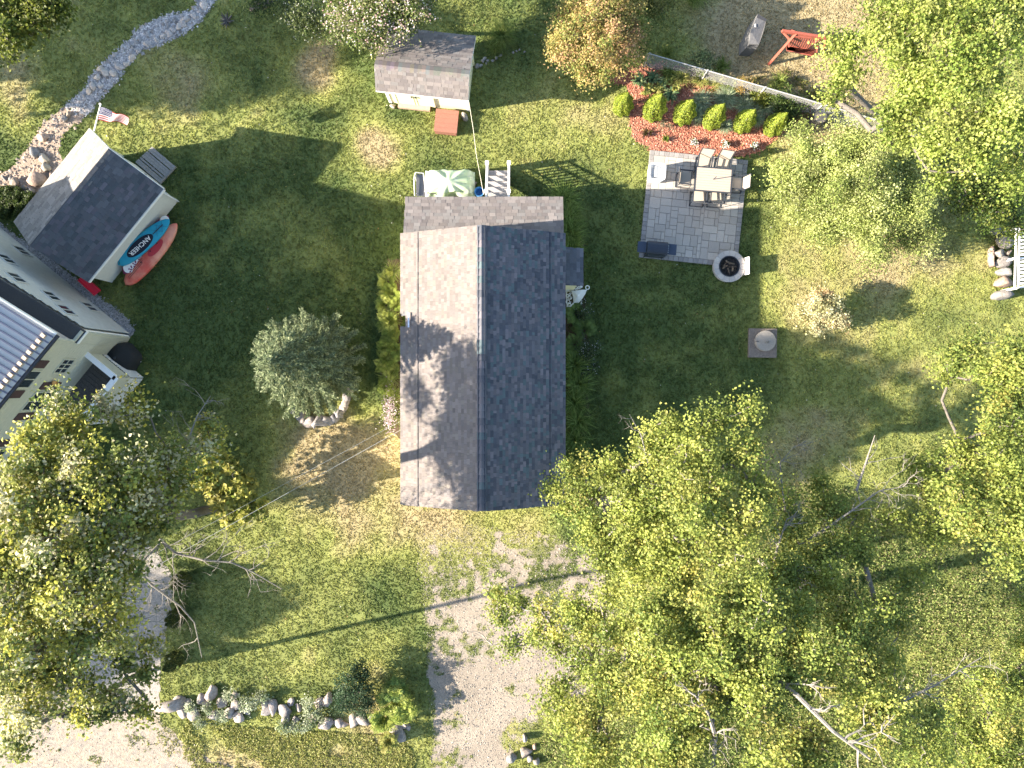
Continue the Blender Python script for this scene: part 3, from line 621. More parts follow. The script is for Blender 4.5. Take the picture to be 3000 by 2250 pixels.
def text(body, size, m, parent, loc, rot, name='lettering'):
    cu = bpy.data.curves.new(name, 'FONT'); cu.body = body; cu.size = size; cu.extrude = .0015; cu.align_x = 'CENTER'; cu.align_y = 'CENTER'; cu.materials.append(m); cu.space_character = 1.05
    o = bpy.data.objects.new(name, cu); COL.objects.link(o); o.data.offset = .004
    bpy.context.view_layer.update(); me = bpy.data.meshes.new_from_object(o.evaluated_get(bpy.context.evaluated_depsgraph_get())); bpy.data.objects.remove(o)
    return link(me, name, parent, loc, rot)
tx = text('ANCHEER', .235, WHITE, pd, (-.07 * L, 0, .077), (0, 0, R(180)))
cd = MB(); 
for x0 in (.20, .30): cd.bar((x0 * L, -.17, .075), ((x0 + .11) * L, .17, .075), .008, .006); cd.bar((x0 * L, .17, .075), ((x0 + .11) * L, -.17, .075), .008, .006)
cd.bar((.18 * L, 0, .078), (.38 * L, .02, .078), .03, .02); cd.build('bungee', DARK, sup)
MB().bar((-.44 * L, .1, .07), (-.47 * L, -.02, .07), .02, .012).build('leash', DARK, sup)
sup2, L2 = hull('second_paddle_board', ZK(205, 1290, .38), ZK(1045, 205, .38), .66, .12, R(20), mat('plum_deck', (.20, .03, .09), .45), 'plum and white paddle board tucked under the teal one', 'paddleboard')
props(sup2); sup2.name = 'paddle_board.001'
w = MB(); w.add([(-.30 * L2 + .50 * math.cos(t), -.02 + .27 * math.sin(t), .068) for t in np.linspace(0, 2 * math.pi, 30, endpoint=False)], [tuple(range(30))]); wp = w.build('white_panel', WHITE, sup2)
w = MB(); w.add([(.42 * L2 + .20 * math.cos(t), .0 + .17 * math.sin(t), .082) for t in np.linspace(0, 2 * math.pi, 20, endpoint=False)], [tuple(range(20))]); w.build('nose_panel', WHITE, sup2)
w = MB()
for k in range(9): w.box((-.42 * L2 + k * .09, -.16 + .03 * (k % 3), .072), (.05, .06 + .02 * (k % 2), .004), rz=k)
for k in range(4): w.box((-.40 * L2 + k * .14, -.06, .072), (.06, .05, .004), rz=k * .7)
w.build('petal_print', MATS['plum_deck'], wp)
kr = mat('kayak_red', (.62, .10, .07), .4, .1, 1.2, col2=(.70, .30, .20))
kay, Lk = hull('kayak', ZK(245, 1500, .22), ZK(1205, 350, .22), .78, .30, R(12), kr, 'red and orange kayak lying on the grass beside the paddle boards', 'kayak', crown=.0)
w = MB()
for yy, x0, x1 in ((.09, -.40, -.12), (.02, -.40, -.14), (.16, -.36, -.1), (.06, -.02, .2)): w.bar((x0 * Lk, yy, .135), (x1 * Lk, yy * .8, .158), .012, .012)
w.build('groove', mat('dark_groove', (.16, .03, .03), .6), kay)
for xx in (-.15, .03, .16): MB().lathe((xx * Lk, .07, .15), [(.03, 0), (.03, .02), (.0, .02)], 8).build('scupper', BLACK, kay)
w = MB(); w.add([(.1 * Lk + .45 * math.cos(t), .0 + .17 * math.sin(t), .161) for t in np.linspace(0, 2 * math.pi, 24, endpoint=False)], [tuple(range(24))]); w.build('seat_well', mat('kayak_deep', (.48, .04, .05), .5), kay)
w = MB(); w.box((0, 0, .16), (.85, .30, .10), rz=0); w.box((0, .15, .22), (.85, .03, .14)); w.box((0, -.15, .22), (.85, .03, .14)); o = w.build('sled', mat('red_plastic', (.60, .02, .05), .35), None, loc=ZH(880, 110, .0), rot=(0, .5, R(-52))); props(o, 'small red plastic sled propped at the corner of the cream shed', 'sled'); o.location.z = .25

# ---- cream house -----------------------------------------------------------------------------
CX, CY = -16.19, 2.02; Uv = Vector((-.773, .634, 0)).normalized(); Vv = Vector((-.634, -.773, 0)).normalized()
ch = thing('cream_house', 'two storey cream house with white ribbed metal roof and brown shutters', 'house', (CX, CY, 0))
def CP(u, v, z=0.0): return Uv * u + Vv * v + Vector((0, 0, z))
depth, vend, z1_, zrr = 8.0, 12.0, 5.05, 6.85
w = MB()
w.slab([CP(0, 0, 0), CP(0, .5, 0), CP(0, .5, 3.36), CP(0, 0, 3.36)], .1)             # wing facade end
w.slab([CP(0, .45, 0), CP(0, vend, 0), CP(0, vend, z1_), CP(0, .45, z1_)], .1)      # facade
w.build('front_wall', CREAM, ch)
w = MB(); w.slab([CP(.02, 0, 0), CP(depth, 0, 0), CP(depth, 0, 3.36), CP(4, 0, 5.45), CP(.02, 0, 3.33)], .1)
w.build('wing_wall', mat('pale_grey_siding', (.50, .50, .47), .8, .08, 2), ch)
w = MB(); w.slab([CP(.02, .5, 3.2), CP(depth, .5, 3.2), CP(depth, .5, z1_), CP(4, .5, zrr - .12), CP(.02, .5, z1_)], .1); w.build('gable_wall', mat('dull_pink_siding', (.45, .41, .37), .8, .06, 3), ch)
w = MB(); w.slab([CP(depth, 0, 0), CP(depth, vend, 0), CP(depth, vend, z1_), CP(depth, 0, z1_)], .1); w.build('rear_wall', CREAM, ch)
w = MB(); w.slab([CP(-.15, -.05, 3.25), CP(4, -.05, 5.55), CP(4, .52, 5.55), CP(-.15, .52, 3.25)], .1); w.slab([CP(4, -.05, 5.55), CP(depth + .15, -.05, 3.25), CP(depth + .15, .52, 3.25), CP(4, .52, 5.55)], .1)
w.build('wing_roof', mat('charcoal_roof', (.055, .058, .065), .9, .2, 10), ch)
w = MB(); w.bar(CP(-.17, -.08, 3.2), CP(-.17, .5, 3.2), .03, .12); w.bar(CP(0, .02, .0) + Uv * -.012, CP(0, .02, 3.2) + Uv * -.012, .12, .03); w.build('corner_trim', WHITE, ch)
MET = mat('white_metal_roof', (.52, .51, .50), .45, .06, 2, spec=.5)
w = MB(); w.slab([CP(-.25, .15, z1_ - .10), CP(4, .15, zrr), CP(4, vend, zrr), CP(-.25, vend, z1_ - .10)], .06); w.slab([CP(4, .15, zrr), CP(depth + .25, .15, z1_ - .10), CP(depth + .25, vend, z1_ - .10), CP(4, vend, zrr)], .06)
w.build('metal_roof', MET, ch)
RIB = mat('roof_rib', (.13, .14, .20), .5)
for k in range(46):
    v_ = .28 + k * .255
    r_ = MB(); r_.bar(CP(-.26, v_, z1_ - .085), CP(4, v_, zrr + .02), .045, .06); rb = r_.build('rib', RIB, ch)
    if k < 24: MB().box(CP(-.02, v_ + .12, z1_ + .06), (.16, .12, .09), rz=math.atan2(.634, -.773)).build('snow_guard', mat('copper_guard', (.42, .33, .26), .5), rb)
w = MB(); w.bar(CP(-.3, .15, z1_ - .17), CP(-.3, vend, z1_ - .17), .10, .09); w.build('gutter', DARK, ch)
w = MB(); w.bar(CP(-.25, .12, z1_ - .12), CP(4, .12, zrr - .02), .05, .16); w.build('rake_board', WHITE, ch)
for u_, z_ in ((1.1, 2.98), (1.66, .75), (1.97, 2.8), (2.85, 3.75), (5.3, .7), (4.2, 2.8)): window(ch, lambda a: CP(a, -.118), u_, z_, .52, .58, -Vv, m=MATS['pale_grey_siding'], panes=(2, 1))
def fw(s, z, w_, h_, sh=True, **k):
    window(ch, lambda a: CP(-.118, a), s, z, w_, h_, -Uv, m=CREAM, **k)
    if sh:
        for sg in (-1, 1):
            c = CP(-.135, s + sg * (w_ / 2 + .33), z); b = MB(); b.bar(c - Vector((0, 0, h_ / 2)), c + Vector((0, 0, h_ / 2)), .34, .04, up=Uv); b.build('shutter', mat('brown_shutter', (.075, .045, .045), .7, .2, 12), ch)
fw(2.28, 4.35, .75, .85); fw(1.62, 2.85, .62, .62, False, panes=(3, 2)); fw(3.35, 2.72, .85, 1.05); fw(5.6, 4.35, .75, .85); fw(6.2, 2.72, .85, 1.05); fw(8.6, 4.35, .75, .85)
lp = MB(); lp.lathe(CP(-.24, 2.36, 2.7), [(.03, 0), (.075, .05), (.08, .18), (.03, .25), (.0, .27)], 8); lp.build('wall_lantern', mat('amber_lantern', (.55, .28, .08), .35), ch)
# lapped siding boards on the two walls that face the lawn
for k in range(33):
    z = .06 + k * .15
    if z < 3.2: m_ = MB(); m_.bar(CP(-.108, .1, z), CP(-.108, .5, z), .016, .142); m_.build('siding_board', CREAM, ch)
    m_ = MB(); m_.bar(CP(-.108, .52, z), CP(-.108, 9.0, z), .016, .142); m_.build('siding_board', CREAM, ch)
for k in range(35):
    z = .06 + k * .15; u0 = .05 if z < 3.2 else (z + .1 - 3.30) / .53 + .12
    if u0 > 3.8: continue
    m_ = MB(); m_.bar(CP(u0, -.108, z), CP(8.0 - u0, -.108, z), .016, .142); m_.build('siding_board', MATS['pale_grey_siding'], ch)
# porch on the facade
pf, pv0, pv1, pz = 1.6, 1.0, 3.4, 1.15
pw = thing('side_porch', 'cream half walled porch with dark board floor on the cream house', 'porch', (CX, CY, 0))
for k in range(13):
    a = pv0 + .06 + k * .18; MB().box(CP(-(pf + .1) / 2, a + .08, pz), (1.5, .168, .035), rz=math.atan2(Uv.y, Uv.x)).build('floor_board', mat('dark_boards', (.085, .08, .075), .75, .4, 9), pw)
def wallseg(nm, a, b, z0, z1__, th, m, cap=True):
    w = MB(); a = Vector(a); b = Vector(b); w.bar(a + Vector((0, 0, (z0 + z1__) / 2)), b + Vector((0, 0, (z0 + z1__) / 2)), th, z1__ - z0); o = w.build(nm, m, pw)
    if cap: MB().bar(a + Vector((0, 0, z1__ + .02)), b + Vector((0, 0, z1__ + .02)), th + .12, .04).build('cap_rail', WHITE, pw)
wallseg('half_wall', CP(-.1, pv0), CP(-pf, pv0), pz - .05, 2.05, .10, CREAM); wallseg('half_wall', CP(-pf, pv0 - .05), CP(-pf, pv1), pz - .05, 2.05, .10, CREAM)
def lattice(a, b, z0, z1__):
    w = MB(); L = (b - a).length; d = (b - a).normalized(); hgt = z1__ - z0; k = -hgt
    while k < L:
        for sgn in (1, -1):
            s0, s1 = (k, k + hgt); za, zb_ = (z0, z1__) if sgn > 0 else (z1__, z0)
            c0, c1 = max(0, s0), min(L, s1)
            if c1 > c0 + .02: f0 = (c0 - s0) / hgt; f1 = (c1 - s0) / hgt; w.bar(a + d * c0 + Vector((0, 0, za + (zb_ - za) * f0)), a + d * c1 + Vector((0, 0, za + (zb_ - za) * f1)), .012, .035)
        k += .11
    w.build('lattice', WHITE, pw, kind='stuff')
lattice(CP(-pf - .02, pv0), CP(-pf - .02, pv1), .03, pz - .1); lattice(CP(-.15, pv0 - .06), CP(-pf, pv0 - .06), .03, pz - .1)
# black covered round table beside the porch
cvr = thing('covered_table', 'black covered round patio table beside the cream house porch', 'covered table', ZH(1180, 800, .0))
pr = MB(); n = 22
prof = [(.66, .02), (.63, .35), (.60, .62), (.48, .72), (.2, .80), (.03, .88), (.0, .90)]; vs = []
for r0, z in prof:
    for k in range(n): a = 2 * math.pi * k / n; rr = r0 * (1 + .07 * math.sin(5 * a + 1) * (z < .6) + .03 * math.sin(11 * a)); vs.append((rr * math.cos(a), rr * math.sin(a), z))
pr.add(vs, [(i * n + k, i * n + (k + 1) % n, (i + 1) * n + (k + 1) % n, (i + 1) * n + k) for i in range(len(prof) - 1) for k in range(n)]); pr.build('cover', BLACK, cvr, smooth=True)
MB().lathe((0, 0, .86), [(.05, 0), (.05, .05), (.02, .07), (0, .07)], 10).build('top_knob', DARK, cvr)

# ================================================================== PATIO
pat = thing('patio', 'rectangular patio of pale grey concrete pavers with darker border', 'patio', PA(0, 0), R(-6))
b_ = MB(); b_.box((2.08, -2.275, .02), (4.16, 4.55, .04)); b_.build('sand_base', mat('paver_joint', (.13, .125, .12), .95), pat)
PV = [tuple(np.array((.40, .365, .325)) * k) for k in (.86, .93, 1.0, 1.06, .96)]
MB0 = {}
PAVM = mat('paver', tint=True, rough=.88, noise=.14, scale=14, bump=.35, bscale=35)
def paver(x0, x1, y0, y1, col, th=.032):
    key = (round(x1 - x0, 3), round(y1 - y0, 3), col)
    if key not in MB0:
        m = MB(); m.tc = col; w_, h_ = x1 - x0 - .012, y1 - y0 - .012; c = .006
        m.add([(-w_ / 2, -h_ / 2, 0), (w_ / 2, -h_ / 2, 0), (w_ / 2, h_ / 2, 0), (-w_ / 2, h_ / 2, 0)] + [(sx * (w_ / 2 - cc), sy * (h_ / 2 - cc), zz) for cc, zz in ((0, th - .006), (c, th)) for sx, sy in ((-1, -1), (1, -1), (1, 1), (-1, 1))],
              [(i, (i + 1) % 4, (i + 1) % 4 + 4, i + 4) for i in range(4)] + [(i + 4, (i + 1) % 4 + 4, (i + 1) % 4 + 8, i + 8) for i in range(4)] + [(8, 9, 10, 11)])
        MB0[key] = m.mesh('paver', PAVM)
    link(MB0[key], 'paver', pat, ((x0 + x1) / 2, -(y0 + y1) / 2, .04 + random.uniform(-.002, .002)))
bw = .20; nb1 = 20; nb2 = 22
cell = .16; ncx = int((4.16 - 2 * bw) / cell + .5); ncy = int((4.55 - 2 * bw) / cell + .5); cx_, cy_ = (4.16 - 2 * bw) / ncx, (4.55 - 2 * bw) / ncy
occ = [[False] * ncy for _ in range(ncx)]
rr_ = random.Random(4)
for j in range(ncy):
    for i in range(ncx):
        if occ[i][j]: continue
        opts = [(2, 2), (3, 2), (2, 3), (3, 3), (2, 1), (1, 2), (4, 2), (2, 2)]; rr_.shuffle(opts); opts += [(2, 2), (1, 2), (2, 1), (1, 1)]
        for w_, h_ in opts:
            if i + w_ <= ncx and j + h_ <= ncy and not any(occ[i + a][j + b] for a in range(w_) for b in range(h_)):
                for a in range(w_):
                    for b in range(h_): occ[i + a][j + b] = True
                paver(bw + i * cx_, bw + (i + w_) * cx_, bw + j * cy_, bw + (j + h_) * cy_, rr_.choice(PV)); break
BC = [tuple(np.array((.26, .245, .235)) * k) for k in (.9, 1.0, 1.1)]
for k in range(nb1):
    x0, x1 = 4.16 * k / nb1, 4.16 * (k + 1) / nb1
    paver(x0, x1, 0, bw, BC[k % 3]); paver(x0, x1, 4.55 - bw, 4.55, BC[(k + 1) % 3])
hgt = (4.55 - 2 * bw) / nb2
for k in range(nb2):
    for x0 in (0, 4.16 - bw): paver(x0, x0 + bw, bw + k * hgt, bw + (k + 1) * hgt, BC[k % 3])

TOPZ = .075
TAN = mat('tan_sling', (.42, .36, .29), .8, .06, 20); TANT = mat('tan_table_slats', (.38, .32, .265), .6, .05)
tb = thing('dining_table', 'tan slatted patio dining table with dark frame', 'table', ZP(1045, 455, TOPZ), R(-4.5)); tb.location = ZP(1045, 457, .74); tb.location.z = TOPZ
for k in range(9): MB().box((0, -.42 + k * .105, .665), (1.44, .098, .02)).build('slat', TANT, tb)
w = MB()
for sx, sy, lx, ly in ((0, .49, 1.54, .05), (0, -.49, 1.54, .05), (.755, 0, .05, .94), (-.755, 0, .05, .94)): w.box((sx, sy, .665), (lx, ly, .045))
w.build('frame', DARK, tb)
for sx in (-1, 1):
    for sy in (-1, 1): MB().box((sx * .70, sy * .43, .32), (.05, .05, .64)).build('leg', DARK, tb)
MB().tube([(0, .02, .67), (.02, .02, 1.02)], .018, 8).build('umbrella_pole', DARK, tb)
def chair(label, at, rz):
    c = thing('patio_chair', label, 'chair', at, rz, 'patio chairs around the dining table')      # faces +y
    f = MB()
    for s in (-1, 1):
        x = s * .28
        f.tube([(x, -.30, .02), (x, .28, .02)], .016, 6); f.tube([(x, .28, .02), (x, .24, .60)], .016, 6); f.tube([(x, -.30, .02), (x, -.22, .40), (x, -.38, .98)], .016, 6)
        a = MB(); a.bar((x, .25, .62), (x, -.28, .62), .05, .03); a.build('armrest', DARK, c)
    f.tube([(-.28, -.30, .02), (.28, -.30, .02)], .016, 6); f.tube([(-.28, -.38, .98), (.28, -.38, .98)], .016, 6); f.tube([(-.28, .25, .40), (.28, .25, .40)], .016, 6)
    f.build('frame', DARK, c)
    s_ = MB(); s_.slab([(-.25, .25, .41), (.25, .25, .41), (.25, -.22, .38), (-.25, -.22, .38)], .012); s_.build('seat', TAN, c)
    s_ = MB(); s_.slab([(-.25, -.22, .40), (.25, -.22, .40), (.25, -.385, .98), (-.25, -.385, .98)], .012); s_.build('backrest', TAN, c)
    return c
for lab, zx, zy, rz in (('tan sling chair on the bed side of the table, nearer the white tub chair', 945, 275, 180 - 8), ('tan sling chair on the bed side of the table, farther from the white tub chair', 1145, 290, 180 - 10),
                    ('tan sling chair on the grill side of the table, nearer the left end', 890, 640, -5), ('tan sling chair on the grill side of the table, farther right', 1075, 650, -4),
                    ('empty sling chair pulled out at the left end of the dining table', 745, 445, -96), ('sling chair with bright back at the right end of the dining table', 1290, 500, 86)):
    p = ZP(zx, zy, .45); p.z = TOPZ; chair(lab, p, R(rz))
# white tub chair
tc = thing('tub_chair', 'white moulded tub chair on the patio corner by the mulch bed', 'chair', (0, 0, 0), R(-4)); tc.location = ZP(440, 390, .4); tc.location.z = TOPZ
def rr(w_, d_, r0, n=5):
    out = []
    for cx, cy, a0 in ((w_ / 2 - r0, d_ / 2 - r0, 0), (-w_ / 2 + r0, d_ / 2 - r0, 90), (-w_ / 2 + r0, -d_ / 2 + r0, 180), (w_ / 2 - r0, -d_ / 2 + r0, 270)):
        for k in range(n + 1): a = R(a0 + 90 * k / n); out.append((cx + r0 * math.cos(a), cy + r0 * math.sin(a)))
    return out
def loft(rings, m, name, parent, **k):
    n = len(rings[0]); mb = MB(); mb.add([p for r0 in rings for p in r0], [(i * n + j, i * n + (j + 1) % n, (i + 1) * n + (j + 1) % n, (i + 1) * n + j) for i in range(len(rings) - 1) for j in range(n)] + [tuple((len(rings) - 1) * n + j for j in range(n))])
    return mb.build(name, m, parent, **k)
rg = lambda w_, d_, r0, z, ox=0, tl=0: [(x + ox, y, z + tl * -x) for x, y in rr(w_, d_, r0)]
loft([rg(.60, .62, .12, 0), rg(.68, .68, .12, .45), rg(.70, .70, .13, .62), rg(.62, .62, .12, .63), rg(.54, .54, .12, .44, .04), rg(.44, .48, .1, .36, .05)], WHITEP, 'shell', tc, smooth=False)
MB().box((-.05, 0, .50), (.10, .40, .22), ry=.3).build('cushion', mat('pale_cushion', (.62, .60, .56), .8), tc)
# gas grill
gr = thing('gas_grill', 'black gas grill with side shelves on the patio corner', 'grill', ZP(455, 1175, .95), R(-5)); gr.location.z = TOPZ
NAVY = mat('dark_enamel', (.030, .038, .055), .4)
w = MB(); w.box((0, 0, .40), (.80, .50, .72)); w.build('cabinet', NAVY, gr)
w = MB(); n = 8; V = []
for x in (-.42, .42):
    for k in range(n + 1): a = math.pi * k / n; V.append((x, .27 * math.cos(a), .80 + .20 * math.sin(a)))
F = [(k, k + 1, k + n + 2, k + n + 1) for k in range(n)] + [tuple(range(n, -1, -1)), tuple(range(n + 1, 2 * n + 2))]
w.add(V, F); lid = w.build('lid', NAVY, gr)
MB().tube([(-.34, -.27, .92), (-.34, -.36, .94), (.34, -.36, .94), (.34, -.27, .92)], .014, 6).build('handle', DARK, lid)
for s in (-1, 1): w = MB(); w.box((s * .62, 0, .78), (.36, .44, .035)); w.build('side_shelf', mat('shelf_blue', (.045, .06, .09), .4), gr)
w = MB(); w.tube([(-.12, .29, .8), (-.12, .37, .8), (.10, .37, .8), (.10, .29, .8)], .01, 6); w.build('rear_rail', DARK, gr)
for s in (-1, 1):
    for t in (-1, 1): MB().tube([(s * .38, t * .22 - .04, 0), (s * .36, t * .2 - .03, .5)], .022, 6).build('leg', DARK, gr)
for k in range(4): MB().lathe((.46 , -.13 + k * .085, .80), [(.022, 0), (.02, .03), (0, .03)], 8).build('knob', mat('steel', (.5, .5, .5), .3, metal=.8), gr)
# fire pit
fp = thing('fire_pit', 'round stone block fire pit with charred logs inside', 'fire pit', (0, 0, 0)); fp.location = ZP(1215, 1370, .35); fp.location.z = 0
FC = [(.42, .39, .36), (.38, .36, .34), (.45, .42, .38)]
def ringblock(r0, r1, a0, a1, z0, z1__, col, nm='cap_stone'):
    m = MB(); m.tc = col; a0 += .008; a1 -= .008; n = 3; inn = [(r0 * math.cos(a0 + (a1 - a0) * k / n), r0 * math.sin(a0 + (a1 - a0) * k / n)) for k in range(n + 1)]; out = [(r1 * math.cos(a0 + (a1 - a0) * k / n), r1 * math.sin(a0 + (a1 - a0) * k / n)) for k in range(n + 1)]
    m.prism(out + inn[::-1], z0, z1__); m.build(nm, PAVM, fp)
for c in range(2):
    for k in range(12): a = 2 * math.pi * (k + .5 * c) / 12; ringblock(.42, .62, a, a + 2 * math.pi / 12, .01 + .14 * c, .15 + .14 * c - .004, FC[(k + c) % 3], 'wall_block')
for k in range(14): a = 2 * math.pi * k / 14 + .2; ringblock(.44, .66, a, a + 2 * math.pi / 14, .295, .36, FC[k % 3])
w = MB(); w.lathe((0, 0, .0), [(.43, .12), (.43, .38), (.40, .38), (.40, .12)], 28, capt=False); w.build('steel_liner', DARK, fp)
w = MB(); w.lathe((0, 0, .0), [(.41, .05), (.41, .13), (.2, .16), (0, .15)], 20); w.build('ash_bed', mat('ash', (.035, .03, .028), .95, .5, 14, 1, 30, col2=(.09, .08, .07)), fp)
for k in range(7):
    a = k * 2.4; c = Vector((.18 * math.cos(a), .18 * math.sin(a), .2 + .02 * k)); d_ = Vector((math.cos(a * 1.7), math.sin(a * 1.7), .1)) * random.uniform(.09, .17)
    MB().tube([c - d_, c + d_], [.04, .032], 7).build('log', mat('charred_log', (.20, .15, .10), .9, .4, 12, col2=(.05, .04, .035)), fp)
sc = MB(); sc.box((.69, .0, .38), (.03, .72, .42), ry=.35); o = sc.build('fire_screen', mat('pale_screen', (.72, .66, .62), .5), None, loc=fp.location); props(o, 'pale flat spark screen panel leaning on the fire pit', 'fire screen')

# ================================================================== SMALL THINGS
# tarp over furniture, chair beside it, tub
tp = thing('covered_furniture', 'pale green tarp gathered over furniture below the rear porch roof', 'tarp', ZD(470, 330, 0)); ct = ZD(470, 330, .8)
nu, nv = 44, 26; V = []
for j in range(nv + 1):
    for i in range(nu + 1):
        u = i / nu * 2 - 1; v_ = j / nv * 2 - 1; x = u * 1.0; y = v_ * .62
        if abs(v_) > .8 or abs(u) > .85: x *= 1 - .05 * math.sin(u * 9 + 2); y *= 1 - .10 * (1 + math.sin(u * 7))
        r0 = math.hypot(u - .02, v_ + .1); ang = math.atan2(v_ + .1, u - .02)
        z = .95 - .30 * r0 - .30 * max(0, r0 - .75) ** 1.2 + .05 * math.sin(ang * 9) * min(1, r0 * 1.6) * (.4 + r0) - .18 * math.exp(-(u * 6) ** 2) * (v_ > -.1) * v_
        edge = max(abs(u), abs(v_)); z -= .45 * max(0, edge - .86) / .14
        V.append((x, y, max(z, .12)))
F = [(j * (nu + 1) + i, j * (nu + 1) + i + 1, (j + 1) * (nu + 1) + i + 1, (j + 1) * (nu + 1) + i) for j in range(nv) for i in range(nu)]
mb = MB(); mb.add(V, F); mb.build('tarp_sheet', mat('green_tarp', (.52, .66, .42), .45, .08, 2, trans=.25, col2=(.62, .70, .60)), tp, smooth=True)
w = MB(); w.box((-.02, -.1, .30), (1.5, .7, .45)); w.build('table_block', WOODG, tp)
rock(ZD(735, 330, 0), .15, .35, .25, 'rumpled brown stone beside the tarp and the stairs')
cb = thing('folded_chair', 'folded grey lawn chair with white frame beside the tarp', 'chair', ZD(150, 360, 0), R(3)); 
w = MB(); w.tube([(-.18, .46, .7), (-.25, .2, .75), (-.26, -.5, .72)], .018, 6); w.tube([(.14, .44, .62), (.2, -.5, .6)], .018, 6); w.tube([(-.18, .46, .7), (.14, .44, .62)], .018, 6); w.tube([(-.2, .3, .72), (-.22, .2, 0)], .016, 6); w.tube([(.14, -.3, .6), (.2, -.35, 0)], .016, 6); w.tube([(-.2, -.4, .7), (.1, -.3, .02)], .016, 6); w.build('frame', WHITE, cb)
w = MB(); w.slab([(-.16, .40, .68), (.12, .38, .61), (.17, -.5, .58), (-.2, -.5, .66)], .015); w.build('seat', mat('grey_webbing', (.17, .165, .17), .85, .2, 14), cb)
w = MB(); w.lathe((0, 0, 0), [(.15, 0), (.19, .42), (.20, .44), (.175, .43), (.14, .06), (0, .06)], 20); o = w.build('blue_bucket', mat('blue_plastic', (.06, .24, .52), .4), None, loc=ZD(810, 432, 0)); props(o, 'blue plastic bucket standing between tarp and stairs', 'bucket')
w = MB(); w.tube([ZS(1355, 1100, 2.2), ZS(1415, 1480, 2.05), S(1395, 450, 1.85), S(1417, 570, 2.0)], .009, 5); props(w.build('rope', mat('cream_rope', (.68, .62, .48), .8)), 'cream clothesline rope stretched from yellow shed to porch stairs', 'rope')
# power lines
for lab, off, r0 in (('upper thin power line crossing the lower left lawn', -18, .004), ('lower twisted power line crossing the lower left lawn', 8, .0065)):
    a = S(1177, 1250 + off, 3.1); b = S(-330, 2080 + off * 2, 7.2); pts = [a.lerp(b, t) - Vector((0, 0, 1.0 * math.sin(math.pi * t) * .35)) for t in np.linspace(0, 1, 24)]
    MB().tube(pts, r0, 5).build('power_line', mat('pale_cable', (.50, .50, .48), .6), None, label=lab, cat='power line')
# white garden bench with cloth by the east wall
bn = thing('garden_bench', 'white scrollwork garden bench draped with a white cloth by the east wall', 'bench', S(1690, 868, 0)); oB = S(1690, 868, .5)
def bp(x, y, z): p = S(1640 + x * .14466, 700 + y * .14466, z); return Vector((p.x - bn.location.x, p.y - bn.location.y, z))
for cx, cy, rad in ((180, 1090, 55), (200, 1180, 50), (170, 1270, 55), (250, 1000, 45), (330, 995, 45), (200, 1330, 45), (160, 1150, 40), (390, 985, 35)):
    w = MB(); pts = [bp(cx + rad * math.cos(a) * (1 - a / 14), cy + rad * math.sin(a) * (1 - a / 14), .62 + .02 * math.sin(a * 2)) for a in np.linspace(0, 8, 14)]; w.tube(pts, .014, 5); w.build('scroll', WHITE, bn)
w = MB()
for q in ((130, 1030), (270, 1300), (430, 970), (540, 1040)): p = bp(*q, .6); w.tube([p, (p.x, p.y, 0)], .02, 6)
w.tube([bp(130, 1040, .6), bp(240, 1030, .6), bp(440, 975, .62)], .018, 6); w.tube([bp(130, 1040, .6), bp(150, 1380, .6), bp(280, 1310, .6)], .018, 6); w.build('frame', WHITE, bn)
w = MB(); g = [(230, 1050, .70), (330, 1045, .74), (450, 1025, .74), (545, 1030, .66), (520, 1110, .60), (450, 1220, .55), (380, 1300, .48), (280, 1305, .50), (270, 1180, .62)]
w.add([bp(*p) for p in g] + [bp(360, 1150, .76)], [(i, (i + 1) % 9, 9) for i in range(9)]); w.build('cloth', mat('white_cloth', (.70, .69, .66), .8), bn)
w = MB(); w.tube([bp(560 + 38 * math.cos(a), 985 + 38 * math.sin(a), .6) for a in np.linspace(0, 2 * math.pi, 14)], .022, 6); w.tube([bp(450, 1240, .45), bp(420, 1330, .42), (bp(360, 1400, .4)), bp(285, 1440, .38)], [.012, .035, .03, .01], 6); w.build('armrest', WHITE, bn)
w = MB(); w.lathe(bp(432, 970, .62), [(.05, 0), (.055, .03), (0, .05)], 10); w.build('finial', WHITE, bn)

# concrete well with round lid
wc = thing('concrete_well_lid', 'square concrete slab with round lid and short pipe on the lawn', 'well cover', Z6(512, 565, 0), R(-1))
w = MB(); w.box((0, 0, .08), (1.18, 1.22, .16)); bevel(w.build('slab', CONC, wc), .015)
w = MB(); w.lathe((.05, .08, 0), [(.42, .16), (.43, .34), (.41, .36), (0, .365)], 32); w.build('round_lid', mat('pale_concrete', (.31, .275, .235), .9, .15, 8), wc)
w = MB(); w.lathe((.08, .02, 0), [(.05, .36), (.05, .50), (.035, .52), (.03, .42), (0, .42)], 14); w.build('vent_pipe', mat('galvanised', (.35, .34, .33), .5, metal=.5), wc)
w = MB(); w.box((-.32, .05, .375), (.14, .02, .02)); w.build('lift_handle', DARK, wc)

# covered grill, upper right
cg = thing('covered_grill', 'grey fabric covered grill standing on the dry lawn near the red swing', 'covered grill', ZW(425, 370, 0)); oc = cg.location.copy()
def cp(x, y, z): p = ZW(x, y, z); return Vector((p.x - oc.x, p.y - oc.y, z))
top = [cp(445, 150, 1.12), cp(538, 205, 1.10), cp(500, 350, 1.16), cp(455, 480, 1.05), cp(350, 470, 1.05), cp(365, 340, 1.16)]
mid = [Vector((p.x * 1.05, p.y * 1.05, .75)) for p in top]; bot = [Vector((p.x * 1.12 - .03, p.y * 1.02, .04)) for p in top]
loft([bot, mid, top], mat('grey_cover', (.12, .118, .12), .75, .15, 6, .3, 12), 'cover', cg)
w = MB(); w.slab([p + Vector((0, 0, .003)) for p in (top[0], top[1], (top[1] * .8 + top[2] * .2), (top[0] * .8 + top[5] * .2))], .01); w.build('hood_panel', mat('dark_cover', (.045, .045, .05), .8), cg)
w = MB()
